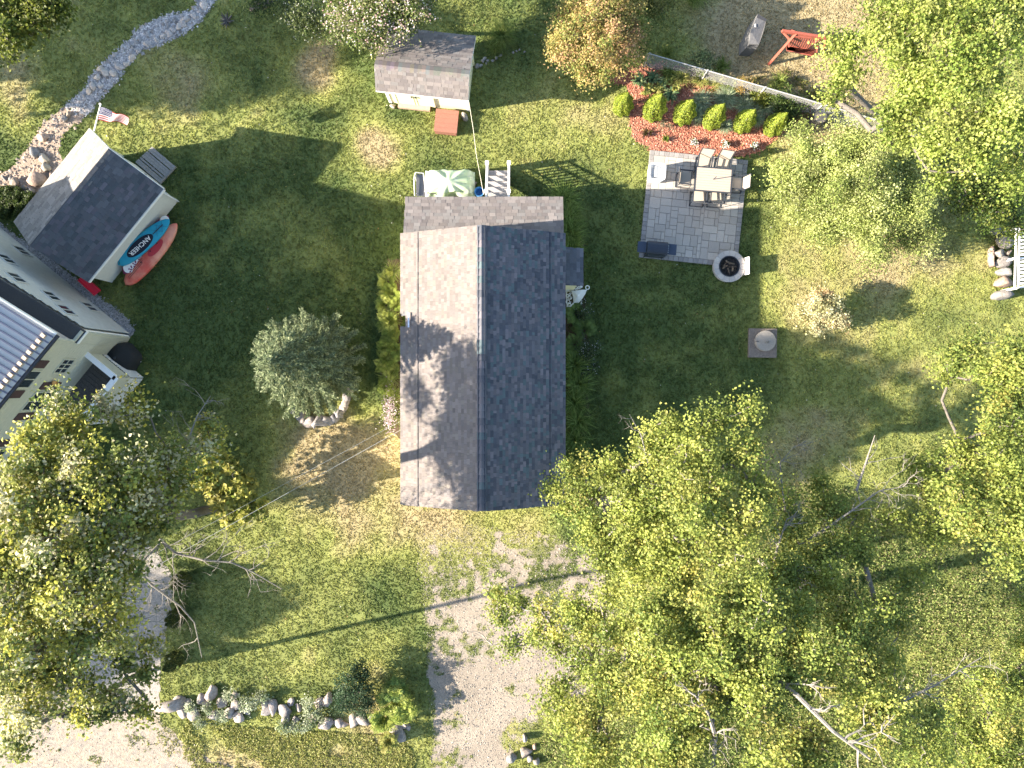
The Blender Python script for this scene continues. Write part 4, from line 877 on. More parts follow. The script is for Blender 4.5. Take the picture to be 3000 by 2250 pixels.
for k in range(5): w.tube([cp(350 + k * 22, 485, 1.0), cp(335 + k * 14, 540, .5), cp(325 + k * 8, 575, .06)], .02, 5)
w.build('cover_skirt', mat('dark_cover'), cg)
w = MB(); w.box(cp(415, 275, 1.17), (.05, .12, .01)); w.build('tag', WHITE, cg)
w = MB(); w.lathe(cp(325, 575, 0), [(.09, 0), (.11, .08), (.0, .10)], 12); w.build('foot_pan', WHITEP, cg)
# red garden swing
sg = thing('garden_swing', 'red stained wooden swing seat hanging in an A-frame', 'swing', (11.6, 13.8, 0)); so_ = Vector((11.6, 13.8, 0))
def sp(x, y, z): p = ZW(x, y, z); return p - so_
A, B = sp(705, 335, 1.95), sp(1215, 415, 1.95); MB().bar(A, B, .09, .13).build('beam', REDWOOD, sg)
for e, (a0, b0) in enumerate(((.04, -.0), (.92, .0))):
    t = A.lerp(B, a0 + (.03 if e else .26))
    for fx, fy in (((560, 695), (790, 330)) if e == 0 else ((1150, 560), (1260, 380))):
        b0_ = sp(fx, fy, .0); MB().bar(b0_, t + Vector((0, 0, .04)), .09, .09).build('leg', REDWOOD, sg)
    MB().bar(sp(700 if e == 0 else 1095, 330 if e == 0 else 395, 1.0), sp(800 if e == 0 else 1180, 440 if e == 0 else 470, 1.0), .04, .10).build('brace', REDWOOD, sg)
q = [sp(775, 420, .75), sp(1095, 455, .75), sp(1050, 600, .46), sp(755, 540, .46)]
for k in range(14):
    t = k / 13; a = q[0].lerp(q[1], t); m_ = q[3].lerp(q[2], t); mm = a.lerp(m_, .45); mm.z = .46; MB().bar(a + Vector((0, 0, .22)), mm, .045, .02).build('back_slat', REDWOOD, sg)
for k in range(5):
    t = .50 + k * .125; a = q[0].lerp(q[3], t); b = q[1].lerp(q[2], t); a.z = b.z = .46; MB().bar(a, b, .085, .025).build('seat_slat', REDWOOD, sg)
for u in (0, 1):
    a = q[0].lerp(q[1], u); b = q[3].lerp(q[2], u); MB().bar(a + Vector((0, 0, .0)), b + Vector((0, 0, .24)), .06, .03).build('armrest', REDWOOD, sg)
    MB().bar(q[0].lerp(q[1], u) + Vector((0, 0, .24)), A.lerp(B, .25 + .6 * u), .015, .015).build('chain', DARK, sg)
MB().bar(q[0] + Vector((0, 0, .24)), q[1] + Vector((0, 0, .24)), .04, .07).build('top_rail', REDWOOD, sg)
# tree stump seat in the bed, burnt stump upper left
st2 = thing('tree_stump', 'sawn round tree stump below the chain link fence', 'stump', (0, 0, 0)); st2.location = ZB(1755, 640, .3); st2.location.z = 0
w = MB(); w.lathe((0, 0, 0), [(.32, 0), (.29, .2), (.28, .5)], 14, capt=False); w.build('bark_side', BARK, st2); w = MB(); w.lathe((0, 0, 0), [(.275, .49), (0, .505)], 14); w.build('cut_face', mat('sawn_wood', (.46, .36, .26), .85, .3, 12), st2)
bs = thing('burnt_stump', 'dark weathered stump with splintered top on the upper lawn', 'stump', Z1(1475, 140, 0))
for k in range(16): a = k * 2.4; MB().tube([(0, 0, .05), (.3 * math.cos(a), .3 * math.sin(a), .06 + .1 * (k % 3))], [.05, .015], 5).build('root', mat('char', (.06, .058, .055), .9, .4, 9) if k % 3 else BARKW, bs)

# ---- chain link fence -------------------------------------------------------------------------
fe = thing('chain_link_fence', 'pale chain link fence running behind the planting bed', 'fence', (0, 0, 0))
fA, fB = ZB(330, 100, 1.15), ZB(2700, 790, 1.15); LF = (fB - fA).length; dF = (fB - fA).normalized(); GAL = mat('galvanised_wire', (.42, .41, .40), .5, metal=.2)
w = MB(); w.tube([fA, fB], .022, 6); w.build('top_rail', GAL, fe)
k = -1.1; w = MB(); wr = .0032; sp_ = .085
while k < LF:
    for sgn in (0, 1):
        s0, s1 = k, k + 1.1; c0, c1 = max(0, s0), min(LF, s1)
        if c1 - c0 < .03: continue
        z = lambda s: .04 + (s - s0) if sgn == 0 else 1.14 - (s - s0)
        a = fA + dF * c0; b = fA + dF * c1; w.tube([(a.x, a.y, z(c0)), (b.x, b.y, z(c1))], wr, 3, cap=False)
    k += sp_
w.build('wire_mesh', GAL, fe, kind='stuff')
k = .1
while k < LF: p = fA + dF * k; MB().tube([(p.x, p.y, 0), (p.x, p.y, 1.2)], .03, 8).build('post', GAL, fe); k += 2.45

# ---- slatted deck and rail on the right edge -----------------------------------------------------
dk = thing('slatted_deck', 'white slatted deck edge with rail behind the block of boulders', 'deck', ZR(1060, 800, 0)); do = dk.location.copy()
for k in range(16):
    p = ZR(985, 380 + k * 62, .45) - do; MB().bar((p.x, p.y, .45), (p.x + 1.2, p.y + .12, .45), .085, .035).build('slat', WHITE, dk)
w = MB(); a = ZR(930, 280, .9) - do; b = ZR(905, 1330, .9) - do; w.bar((a.x, a.y, .9), (b.x, b.y, .9), .05, .05); w.bar((a.x + .13, a.y, .9), (b.x + .13, b.y, .9), .05, .05); w.build('rail', WHITE, dk)
for t in (0, .5, 1): p = a.lerp(b, t); MB().box((p.x + .065, p.y, .45), (.08, .08, .9)).build('post', WHITE, dk)
rg_ = ['top boulder of the stacked column by the slatted deck', 'broad sunlit boulder second in the column by the slatted deck', 'pale boulder third down in the column by the slatted deck', 'small round boulder poking out of the column by the slatted deck', 'wide grey boulder in the middle of the column by the slatted deck', 'dark grey boulder below the middle of the column by the slatted deck', 'pinkish boulder second from the bottom by the slatted deck', 'isolated bottom boulder of the column by the slatted deck', 'narrow low stone on the lawn side of the boulder column']
for lab, (x, y, rx, ry, c) in zip(rg_, ((555, 320, 110, 90, 3), (650, 550, 115, 100, 4), (590, 735, 100, 80, 4), (735, 735, 55, 50, 0), (650, 880, 135, 85, 1), (680, 1060, 105, 95, 3), (690, 1230, 150, 90, 2), (645, 1475, 130, 85, 1), (450, 800, 40, 170, 2))):
    rock(ZR(x, y), rx * .00244 * 1.5, ry * .00244 * 1.35, .42, lab, 'boulder column by the slatted deck', col=tuple(e * .85 for e in ROCKC[c]), rot=R(random.uniform(-8, 8)))

# ---- boulders -----------------------------------------------------------------------------------
row = [(1100, 1250, 85, 45), (1165, 1222, 30, 26), (1190, 1285, 34, 36), (1222, 1240, 26, 28), (1258, 1292, 40, 32), (1312, 1212, 30, 26), (1375, 1160, 42, 40), (1335, 1235, 28, 24), (1400, 1320, 42, 28), (1440, 1240, 30, 28), (1525, 1185, 26, 24), (1530, 1238, 32, 34), (1545, 1312, 42, 34), (1600, 1292, 26, 22), (1485, 1290, 30, 30), (1720, 1232, 30, 24), (1732, 1285, 36, 34), (1775, 1255, 30, 45), (1850, 1285, 45, 42), (1852, 1338, 44, 26), (1890, 1232, 24, 20), (1932, 1262, 24, 18), (2030, 1330, 30, 26), (1918, 1338, 20, 18), (2110, 1370, 48, 40), (2190, 1362, 30, 26), (2130, 1210, 50, 34), (2075, 1240, 34, 30)]
row2 = [(20, 1372, 25, 24), (78, 1352, 40, 34), (142, 1342, 40, 36), (196, 1330, 22, 26), (375, 1425, 55, 48), (392, 1372, 34, 26), (430, 1385, 24, 28)]
allr = [(Z7(x, y), a, b) for x, y, a, b in row] + [(Z8(x, y), a, b) for x, y, a, b in row2]
allr.sort(key=lambda t: t[0].x)
ords = 'first second third fourth fifth sixth seventh eighth ninth tenth eleventh twelfth thirteenth fourteenth fifteenth sixteenth seventeenth eighteenth nineteenth twentieth'.split()
nR = len(allr)
for i, (p, a, b) in enumerate(allr):
    lab = (f'{ords[i]} boulder from the driveway end of the lower stone border' if i < nR // 2 else f'{ords[nR - 1 - i]} boulder from the fern end of the lower stone border')
    lab = lab.replace('driveway end', 'left end')
    rock(p, a * .0065 * 1.55, b * .0065 * 1.5, (a + b) * .5 * .0065 * .95, lab, 'boulders of the lower stone border', col=random.choice([(.33, .28, .24), (.29, .25, .23), (.235, .21, .20), (.36, .30, .26)]))
for x, y, a, b, lab in ((1190, 1545, 55, 50, 'largest boulder at the lower driveway mouth under the maple'), (1108, 1580, 42, 45, 'grey boulder left of the driveway mouth group'), (1218, 1592, 30, 28, 'brown boulder in front of the driveway mouth group'), (1252, 1512, 22, 20, 'small boulder above the driveway mouth group'), (1262, 1610, 30, 34, 'dark boulder right of the driveway mouth group'), (1190, 1455, 32, 22, 'lone boulder up the verge from the driveway mouth')):
    rock(Z8(x, y), a * .0065, b * .0065, .28, lab, 'boulders at the driveway mouth')
rock(Z7(65, 1405), .34, .32, .35, 'pale boulder beside the driftwood in the lower left corner'); o = rock(Z7(128, 1325), .42, .28, .3, 'grey brown root ball in the lower left corner', name='root_ball', cat='root ball', col=(.18, .15, .13))
for x, y, a, b, lab, c in ((540, 430, 45, 75, 'tan elongated rock high in the sandy path', 2), (430, 625, 72, 60, 'blue grey jagged rock in the sandy path', 3), (545, 685, 62, 55, 'pale rounded rock beside the jagged one', 4), (575, 795, 52, 58, 'cream rock between round and largest rocks', 4), (480, 935, 100, 80, 'largest tan rock against the cream shed roof', 2), (645, 885, 50, 45, 'tan rock touching the cream shed eave', 2), (140, 950, 36, 30, 'small grey rock at the left of the sandy path', 1), (62, 925, 32, 30, 'leftmost small grey rock of the sandy path', 3), (310, 1035, 34, 28, 'small pale rock below the largest tan rock', 4), (215, 985, 66, 50, 'dark brown rock left of the largest tan rock', 0), (400, 1085, 60, 45, 'shaded rock beside the cream shed west eave', 1), (795, 205, 45, 40, 'grey rock where the gravel path narrows', 1), (845, 148, 40, 32, 'brown rock where the gravel path narrows', 0)):
    rock(ZL(x, y), a * .0046, b * .0046, (a + b) * .0019, lab, 'rocks of the drainage path', col=ROCKC[c])
pathr = [(1325, 40, 22), (1300, 75, 16), (1262, 100, 20), (1215, 130, 24), (1188, 158, 22), (1160, 178, 20), (1130, 200, 20), (1095, 222, 22), (1060, 240, 20), (1020, 262, 20), (960, 290, 24), (900, 330, 18), (860, 380, 20), (820, 420, 20), (780, 440, 24), (735, 480, 22), (690, 470, 26), (660, 450, 24), (640, 500, 22), (610, 560, 24), (660, 560, 20), (580, 600, 22)]
for i, (x, y, r0) in enumerate(pathr):
    lab = f'{ords[i]} edging stone from the top of the grey gravel path' if i < 11 else f'{ords[21 - i]} edging stone from the foot of the grey gravel path'
    rock(Z1(x, y), r0 * .0065 * 1.45, r0 * .0065 * 1.2, r0 * .0055, lab, 'edging stones of the gravel path', col=random.choice([(.48, .43, .38), (.42, .38, .35), (.50, .42, .34)]))
for i, (x, y, r0) in enumerate(((1460, 615, 42), (1515, 610, 30), (1535, 545, 34), (1570, 515, 28), (1610, 545, 24), (1590, 585, 20), (1672, 545, 28), (1720, 510, 28), (1780, 470, 26), (1950, 435, 24), (1995, 415, 22), (2035, 400, 22), (2100, 425, 20))):
    rock(ZS(x, y), r0 * .0031 * 1.1, r0 * .0031, r0 * .002, f'{ords[i]} stone from the yellow shed in the row under the daylily', 'stones beside the yellow shed', col=(.28, .255, .23))
# rock ring under the spruce
RCx, RCy = D(690, 850).x, D(690, 850).y
for i in range(15):
    a = R(200 + i * 12.6); r0 = 1.22
    rock((RCx + r0 * math.cos(a), RCy + r0 * math.sin(a), 0), random.uniform(.26, .42), random.uniform(.24, .36), random.uniform(.24, .4), f'{ords[i]} stone, left to right, of the ring wall below the blue spruce', 'ring wall stones under the spruce', col=random.choice([(.24, .22, .21), (.30, .26, .23), (.20, .19, .19)]), rot=a + math.pi / 2)

# ================================================================== TREES
def skeleton(base, tips, hf, lean, r0, jitter=.12):
    nodes = []; par = []
    top = Vector(base) + Vector(lean) + Vector((0, 0, hf)); n0 = max(3, int(hf / .6))
    for i in range(n0 + 1):
        t = i / n0; p = Vector(base).lerp(top, t); nodes.append((p.x + random.uniform(-.04, .04) * (t > 0), p.y + random.uniform(-.04, .04) * (t > 0), p.z)); par.append(i - 1)
    P = np.zeros((n0 + 1 + len(tips) * 3, 3)); P[:n0 + 1] = nodes; n = n0 + 1; leafnodes = []
    order = np.argsort(((tips - np.array(top)) ** 2).sum(1))
    for ti in order:
        t = tips[ti]; d = P[:n] - t; dist = np.sqrt((d ** 2).sum(1)); cost = dist + 1.1 * np.maximum(0, d[:, 2] + .2); cost[:max(1, int(n0 * .55))] += 1.5
        j = int(np.argmin(cost)); a = P[j].copy()
        for f_ in (.4, .75, 1.0):
            q = a * (1 - f_) + t * f_
            if f_ < 1: q = q + RNG.normal(0, jitter * min(dist[j], 1.5), 3) + np.array([0, 0, -.05 * dist[j]])
            P[n] = q; par.append(j if f_ == .4 else n - 1); n += 1
        leafnodes.append(n - 1)
    cnt = np.zeros(n); cnt[leafnodes] = 1
    for i in range(n - 1, 0, -1): cnt[par[i]] += cnt[i]
    rad = np.maximum(.009, r0 * (cnt / cnt[0]) ** .5)
    return P[:n], par, rad
def limbs(P, par, rad, name, m, parent, i0=1):
    idx = np.arange(i0, len(P)); pa = np.array(par)[idx]; a = P[pa]; b = P[idx]; ra = np.minimum(rad[pa], rad[idx] * 1.7); rb = rad[idx]; k = 5
    t = b - a; t /= np.maximum(np.linalg.norm(t, axis=1, keepdims=True), 1e-5); x = np.cross(t, np.array([.3, .2, 1.0])); x /= np.maximum(np.linalg.norm(x, axis=1, keepdims=True), 1e-5); y = np.cross(t, x)
    V = np.empty((len(idx), 2 * k, 3))
    for q in range(k):
        c, s_ = math.cos(2 * math.pi * q / k), math.sin(2 * math.pi * q / k); V[:, q] = a - t * ra[:, None] * .3 + (x * c + y * s_) * ra[:, None]; V[:, k + q] = b + (x * c + y * s_) * rb[:, None]
    o = np.arange(len(idx))[:, None] * 2 * k; F = np.concatenate([o + np.array([q, (q + 1) % k, k + (q + 1) % k, k + q]) for q in range(k)], 0)
    return link(npmesh(name, V.reshape(-1, 3), F, m, smooth=True), name, parent)
def tree(name, label, cat, base, blobs, cols, wts=None, dens=1100, leaf=(.13, .095), tipd=9.0, spread=.25, hf=3.0, r0=.2, bark=BARK, flower=None, group=None, up=.9, lean=None, clumpvar=.22, parent_loc=True, squash=.75):
    """blobs: (x, y, height, radius) in plan units; crown = leafy twig ends spread through the blobs"""
    base = Vector(base); base.z = 0; T = []
    for (x, y, z, r) in blobs:
        c = D(x, y, z); n = max(3, int(math.pi * r * r * tipd)); v = RNG.normal(size=(n, 3)); v /= np.linalg.norm(v, axis=1, keepdims=True)
        v *= (RNG.random((n, 1)) ** .45); v[:, 2] = v[:, 2] * squash + .1; T.append(np.array(c) + v * r)
    T = np.concatenate(T); T[:, 2] = np.maximum(T[:, 2], .35); area = sum(math.pi * b[3] ** 2 for b in blobs)
    cz = T[:, 2].mean(); cen = T.mean(0)
    t = thing(name, label, cat, base, group=group)
    B = np.array(base); TL = T - B
    P, par, rad = skeleton((0, 0, 0), TL, hf, lean or (cen[0] - B[0]) * .25 * np.array([1, 0, 0]) + (cen[1] - B[1]) * .25 * np.array([0, 1, 0]), r0)
    ntr = max(3, int(hf / .6)) + 1
    limbs(P[:ntr], par[:ntr], rad[:ntr], 'trunk', bark, t); limbs(P, par, rad, 'limbs', bark, t, ntr)
    per = max(6, int(area * dens / len(TL))); n = len(TL) * per; ti = np.repeat(np.arange(len(TL)), per)
    off = RNG.normal(0, 1, (n, 3)) * np.array([spread, spread, spread * .45]); sc_ = RNG.uniform(.55, 1.25, len(TL))[ti][:, None]
    C = TL[ti] + off * sc_; C[:, 2] -= .25 * (off[:, 0] ** 2 + off[:, 1] ** 2) / spread * .6
    C[:, 2] = np.maximum(C[:, 2], .08)
    N_ = RNG.normal(0, .55, (n, 3)); N_[:, 2] += up; N_ += off * .8
    tipc = tints(len(TL), cols, wts, clumpvar)[ti]; col = tipc * (1 + RNG.normal(0, .20, (n, 1))).clip(.4, 1.7)
    alt = RNG.random(n) < .22; col[alt] = tints(alt.sum(), cols, wts, .2)
    S_ = RNG.uniform(.65, 1.25, n)
    link(leafmesh('crown', C, N_, leaf[0] * S_, leaf[1] * S_, col), 'crown', t)
    if flower:
        fc, fn, fs = flower; i = RNG.integers(0, n, fn); C2 = C[i] + np.array([0, 0, .12]); link(leafmesh('blossom', C2, RNG.normal(0, .4, (fn, 3)) + np.array([0, 0, 1]), fs, fs * .9, tints(fn, fc, None, .08), fold=.05), 'blossom', t, kind='stuff')
    return t
def twigs(name, parent, pts, r, m, depth=3, seed=1, sub=9, ln=1.2):
    """bare branch along pts with forking twigs"""
    rg = random.Random(seed); mb = MB()
    def grow(p, d, L, r_, dep):
        n = 4; q = [Vector(p)]; 
        for i in range(n): d = (d + Vector((rg.uniform(-.35, .35), rg.uniform(-.35, .35), rg.uniform(-.2, .25)))).normalized(); q.append(q[-1] + d * L / n)
        mb.tube(q, [r_ * (1 - .8 * i / n) for i in range(n + 1)], 4, cap=False)
        if dep > 0:
            for k in range(rg.choice((2, 3, 3))): i = rg.randrange(1, n + 1); grow(q[i], (d + Vector((rg.uniform(-1, 1), rg.uniform(-1, 1), rg.uniform(-.3, .5)))).normalized(), L * rg.uniform(.45, .7), r_ * .55, dep - 1)
    pts = [Vector(p) for p in pts]; N0 = len(pts); mb.tube(pts, [r * (1 - .75 * i / (N0 - 1)) for i in range(N0)], 6)
    for k in range(sub):
        i = rg.randrange(0, N0 - 1); p = pts[i].lerp(pts[i + 1], rg.random()); d = (pts[i + 1] - pts[i]).normalized(); side = Vector((-d.y, d.x, rg.uniform(-.2, .5))) * rg.choice((-1, 1)); grow(p, (d * .7 + side * rg.uniform(.4, 1)).normalized(), ln * rg.uniform(.4, 1), r * .38, depth - 1)
    o = Vector(parent.location) if parent else Vector((0, 0, 0))
    mb.v = [tuple(Vector(v) - o) for v in mb.v]
    return mb.build(name, m, parent)
OAK = [(.21, .245, .065), (.30, .32, .09), (.38, .37, .07), (.13, .17, .045), (.46, .44, .27)]
MAP = [(.27, .31, .07), (.21, .26, .06), (.34, .355, .09), (.14, .19, .045), (.40, .37, .10)]; MW = [.32, .25, .22, .13, .08]
LIM = [(.32, .37, .09), (.25, .31, .07), (.39, .42, .12), (.17, .23, .045)]
tA = tree('oak_tree', 'tall oak with dead lower limbs between the cream house and the lower lawn', 'tree', D(462, 1098), [(110, 1190, 10.5, 1.9), (240, 1070, 9.5, 1.6), (70, 1010, 9.5, 1.2), (140, 930, 9, 1.0), (215, 885, 8.5, .45), (290, 880, 8.2, .35), (385, 985, 7.8, .6), (370, 1040, 8, .8), (435, 920, 7.5, .3), (450, 970, 7.2, .35), (320, 1110, 8.8, .9), (210, 1230, 10, 1.3), (20, 1110, 10, 1.2), (40, 1260, 10.5, 1.3), (150, 1030, 9.5, 1.1), (300, 1000, 8.5, .6), (-90, 1200, 10, 1.4), (-70, 1090, 9.5, .8), (-120, 1010, 9, .7), (-50, 1310, 10, .9)], OAK, dens=720, leaf=(.125, .085), tipd=6.5, hf=5.0, r0=.2)
twigs('dead_limb', tA, [D(345, 1165, 6.0), D(380, 1195, 6.2), (D(440, 1210, 6.3)), D(500, 1215, 6.2), D(545, 1235, 6.0), D(608, 1272, 5.8)], .05, BARKW, 3, 3, 14, 1.3)
twigs('dead_limb', tA, [D(345, 1175, 6.1), D(310, 1210, 6.6), D(230, 1250, 7.4), D(165, 1290, 8)], .045, BARKW, 3, 5, 10, 1.0)
twigs('dead_limb', tA, [D(290, 1225, 6.6), D(330, 1265, 6.4), D(390, 1310, 6.2), D(420, 1345, 6.0), D(436, 1420, 5.6)], .045, BARKW, 3, 8, 10, 1.1)
twigs('dead_limb', tA, [D(400, 970, 7.6), D(425, 900, 7.6), D(455, 855, 7.6)], .03, BARKW, 3, 9, 9, .8)
tB = tree('oak_tree', 'spreading oak overhanging the sandy lane in the lower left corner', 'tree', D(300, 1455), [(60, 1400, 10, 1.7), (190, 1350, 10, 1.2), (60, 1530, 9.5, .9), (150, 1470, 9.5, 1.0), (20, 1620, 9, .5), (230, 1530, 9, .28), (300, 1545, 8.6, .22), (170, 1560, 9, .25), (245, 1490, 9, .45), (260, 1420, 9, .5), (330, 1400, 8.5, .22), (310, 1455, 8.5, .2), (40, 1590, 9, .4)], OAK, dens=700, leaf=(.125, .085), tipd=6.5, hf=5.5, r0=.085)
twigs('dead_limb', tB, [D(150, 1290, 9.5), D(220, 1330, 9.8), D(290, 1340, 9.6), D(360, 1345, 9)], .03, BARKW, 2, 19, 9, .8)
t1 = tree('maple_tree', 'yellow green maple overhanging the south east corner of the main house roof', 'tree', D(1375, 1040), [(1235, 1005, 6.3, .45), (1255, 1080, 6.6, .75), (1330, 1010, 7.2, .75), (1430, 970, 8, .75), (1440, 915, 8.3, .3), (1520, 930, 8.5, .45), (1560, 890, 8.5, .3), (1625, 885, 8.6, .25), (1500, 1030, 9, 1.1), (1390, 1100, 8, 1.1), (1600, 980, 9, .6), (1310, 1180, 7, .85), (1560, 1140, 9.5, 1.3), (1420, 1220, 8.5, 1.2), (1630, 1060, 9, .55), (1195, 1065, 6.0, .22)], MAP, MW, dens=1500, leaf=(.094, .07), hf=4.0, r0=.2, bark=BARKW)
twigs('dead_limb', t1, [D(1400, 1000, 8.2), D(1385, 940, 8.5), D(1360, 895, 8.7)], .025, BARKW, 2, 21, 6, .5)
t2 = tree('maple_tree', 'largest pale barked maple spreading over the gravel driveway', 'tree', D(1560, 1310), [(1085, 1290, 6.0, .25), (1120, 1310, 6.2, .3), (1080, 1335, 6.1, .2), (1165, 1335, 6.5, .4), (1240, 1320, 7, .55), (1150, 1375, 6.5, .3), (1210, 1395, 6.8, .45), (1290, 1360, 7.2, .6), (1265, 1425, 7.3, .35), (1110, 1395, 6.3, .2), (1310, 1280, 7.4, .4), (1300, 1480, 8, .85), (1230, 1560, 8, .75), (1190, 1495, 7.6, .4), (1360, 1370, 8, .8), (1450, 1370, 9.5, 1.2), (1600, 1310, 10, 1.3), (1480, 1540, 9.5, 1.4), (1640, 1500, 10, 1.3), (1290, 1640, 8, .8), (1700, 1640, 10, 1.2), (1420, 1660, 9.5, 1.0), (1400, 1460, 9, .9), (1560, 1420, 10, 1.0)], MAP, MW, dens=1450, leaf=(.094, .07), hf=5.0, r0=.26, bark=BARKW)
twigs('dead_limb', t2, [D(1330, 1440, 6.8), D(1260, 1420, 6.5), D(1180, 1405, 6.3), D(1120, 1370, 6.2), D(1060, 1395, 6.0)], .075, BARKW, 3, 31, 12, 1.2)
twigs('limb_main', t2, [D(1560, 1350, 7), D(1640, 1430, 9.4), D(1720, 1500, 10.6), D(1800, 1580, 11), D(1880, 1640, 11)], .11, BARKW, 3, 33, 12, .9)
twigs('limb_upright', t2, [D(1540, 1660, 9.3), D(1545, 1590, 10), D(1530, 1540, 10.4), D(1500, 1500, 10.4)], .09, BARKW, 3, 35, 8, .8)
t3 = tree('maple_tree', 'maple with bare silvery twigs between the driveway maple and the right edge trees', 'tree', D(1640, 1210), [(1750, 1250, 8.5, 1.0), (1850, 1190, 8, .6), (1790, 1110, 7.8, .65), (1770, 1050, 7.5, .35), (1870, 1120, 7.6, .4), (1850, 1340, 9, 1.0), (1780, 1440, 10, 1.1), (1890, 1540, 10, 1.1), (1900, 1440, 9, .7), (1990, 1600, 9.5, 1.0), (1700, 1340, 9.5, .9), (1960, 1240, 8, .5), (1690, 1065, 7.6, .35), (1715, 1150, 8, .6), (1800, 1190, 8.2, .6), (1925, 1130, 7.8, .45), (1700, 1240, 8.8, .7), (1940, 1330, 8.5, .6)], MAP, [.3, .28, .17, .17, .08], dens=1250, leaf=(.09, .066), hf=4.5, r0=.12, bark=BARKW)
twigs('dead_limb', t3, [D(1700, 1130, 7.6), D(1690, 1060, 7.9), D(1685, 1000, 8.1), D(1715, 965, 8.2)], .035, BARKW, 3, 41, 10, .8)
twigs('dead_limb', t3, [D(1850, 1060, 8.2), D(1870, 1000, 8.5), D(1890, 940, 8.7)], .045, BARKW, 2, 43, 6, .8)
twigs('dead_limb', t3, [D(1740, 1170, 8), D(1830, 1110, 8.2), D(1900, 1060, 8.3), D(1960, 1050, 8.3)], .04, BARKW, 3, 45, 14, .9)
twigs('dead_limb', t3, [D(1850, 1550, 10), D(1940, 1520, 10), D(2020, 1480, 9.8), D(2120, 1420, 9.6)], .05, BARKW, 3, 47, 12, .9)
twigs('dead_limb', t3, [D(1660, 1260, 8.5), D(1680, 1180, 8.8), D(1700, 1120, 9)], .05, BARKW, 3, 49, 10, .9)
t4 = tree('maple_tree', 'tall green maple on the right edge above the meadow clearing', 'tree', D(1990, 1030), [(2080, 770, 7.5, .5), (2100, 740, 7.5, .35), (2160, 790, 8, .85), (2190, 870, 8, .8), (2050, 805, 7, .28), (2180, 950, 9, 1.0), (2070, 990, 8, .7), (2000, 1050, 7.5, .6), (2110, 1080, 9, 1.1), (2020, 1140, 8, .7), (2200, 1160, 9.5, 1.0), (2220, 1040, 9.5, 1.0), (2210, 790, 8.5, .8), (1975, 1010, 7, .3), (1990, 1030, 4.5, .5), (2030, 1010, 6, .5)], MAP, [.3, .3, .15, .2, .05], dens=1200, leaf=(.092, .068), hf=4.0, r0=.11)
t5 = tree('maple_tree', 'low bushy dark green maple in the lower right corner', 'tree', D(2110, 1480), [(2190, 1500, 4.2, 1.1), (2130, 1480, 3.2, .6), (2190, 1630, 4.4, 1.1), (2090, 1570, 3.2, .8), (2225, 1390, 4, .6), (2225, 1300, 3.8, .5), (2120, 1640, 3.6, .8), (2030, 1610, 3.0, .6)], MAP, [.2, .35, .1, .3, .05], dens=1200, leaf=(.092, .068), hf=1.6, r0=.13)
tE = tree('maple_tree', 'large bright lime maple in the upper right corner', 'tree', D(1905, 330), [(1815, 105, 7.2, .5), (1820, 170, 6.8, .55), (1860, 95, 7.4, .45), (1795, 205, 6.5, .3), (1960, 60, 9, 1.0), (1990, 190, 8.5, 1.0), (2100, 120, 9.5, 1.3), (2180, 260, 9.5, 1.0), (2070, 290, 9, .9), (1940, 250, 8, .75), (2200, 30, 9.5, 1.1), (2110, 350, 9, .5), (2000, 320, 8.3, .5), (2195, 390, 8.5, .4), (1900, 20, 8.5, .45), (2060, 10, 9.5, .9), (2030, 380, 8, .25)], LIM, dens=1350, leaf=(.095, .075), hf=3.5, r0=.10, bark=BARK)
tF = tree('apple_tree', 'low round pale green apple tree beside the patio', 'tree', D(1800, 420), [(1850, 390, 3.0, 1.5), (1770, 350, 2.8, 1.0), (1735, 410, 2.4, .9), (1880, 480, 2.5, 1.1), (1950, 430, 2.8, 1.1), (1790, 480, 2.2, .8), (1840, 310, 2.8, .8), (1700, 380, 2.2, .55), (1960, 350, 3, .9), (1720, 290, 2.2, .35), (1900, 540, 1.6, .6), (1980, 510, 2.0, .7)], [(.38, .42, .14), (.30, .35, .10), (.45, .48, .20), (.21, .26, .07)], dens=2600, leaf=(.075, .055), spread=.30, tipd=8, hf=1.0, r0=.12, up=.6)
tG = tree('autumn_shrub', 'big round shrub turning orange beside the planting bed', 'shrub', D(1285, 120), [(1290, 70, 2.5, 1.4), (1225, 90, 2.0, .95), (1345, 100, 1.9, 1.0), (1275, 140, 1.6, .9), (1330, 10, 2.4, 1.05), (1245, 20, 2.3, .85), (1370, 60, 2.0, .65)], [(.44, .33, .13), (.40, .35, .12), (.28, .29, .09), (.19, .24, .06), (.54, .34, .19)], [.27, .27, .19, .15, .12], dens=1500, leaf=(.085, .06), spread=.22, tipd=14, hf=.8, r0=.1, up=.7, clumpvar=.2)
tI = tree('flowering_shrub', 'pink and white blossoming shrub touching the yellow shed', 'shrub', D(850, 60), [(790, 45, 3.9, .9), (755, 35, 3.4, .7), (880, 20, 4.0, .9), (815, 80, 3.0, .55), (840, 5, 4.3, 1.0), (745, 5, 3.4, .7), (915, 8, 3.4, .5), (860, -40, 4.2, 1.0)], [(.16, .19, .06), (.11, .15, .04), (.21, .22, .09)], dens=1200, leaf=(.09, .06), spread=.26, tipd=9, hf=.6, r0=.08, flower=([(.75, .62, .60), (.70, .45, .45), (.8, .76, .70)], 2600, .07))
tree('dark_shrub', 'dull green shrub beside the blossoming shrub on the top edge', 'shrub', D(680, 50), [(650, 25, 2.0, .8), (690, 50, 1.8, .6), (625, 10, 1.8, .6)], [(.10, .14, .045), (.14, .17, .06)], dens=1100, leaf=(.08, .05), spread=.24, tipd=9, hf=.5, r0=.07, flower=([(.6, .6, .5)], 250, .05))
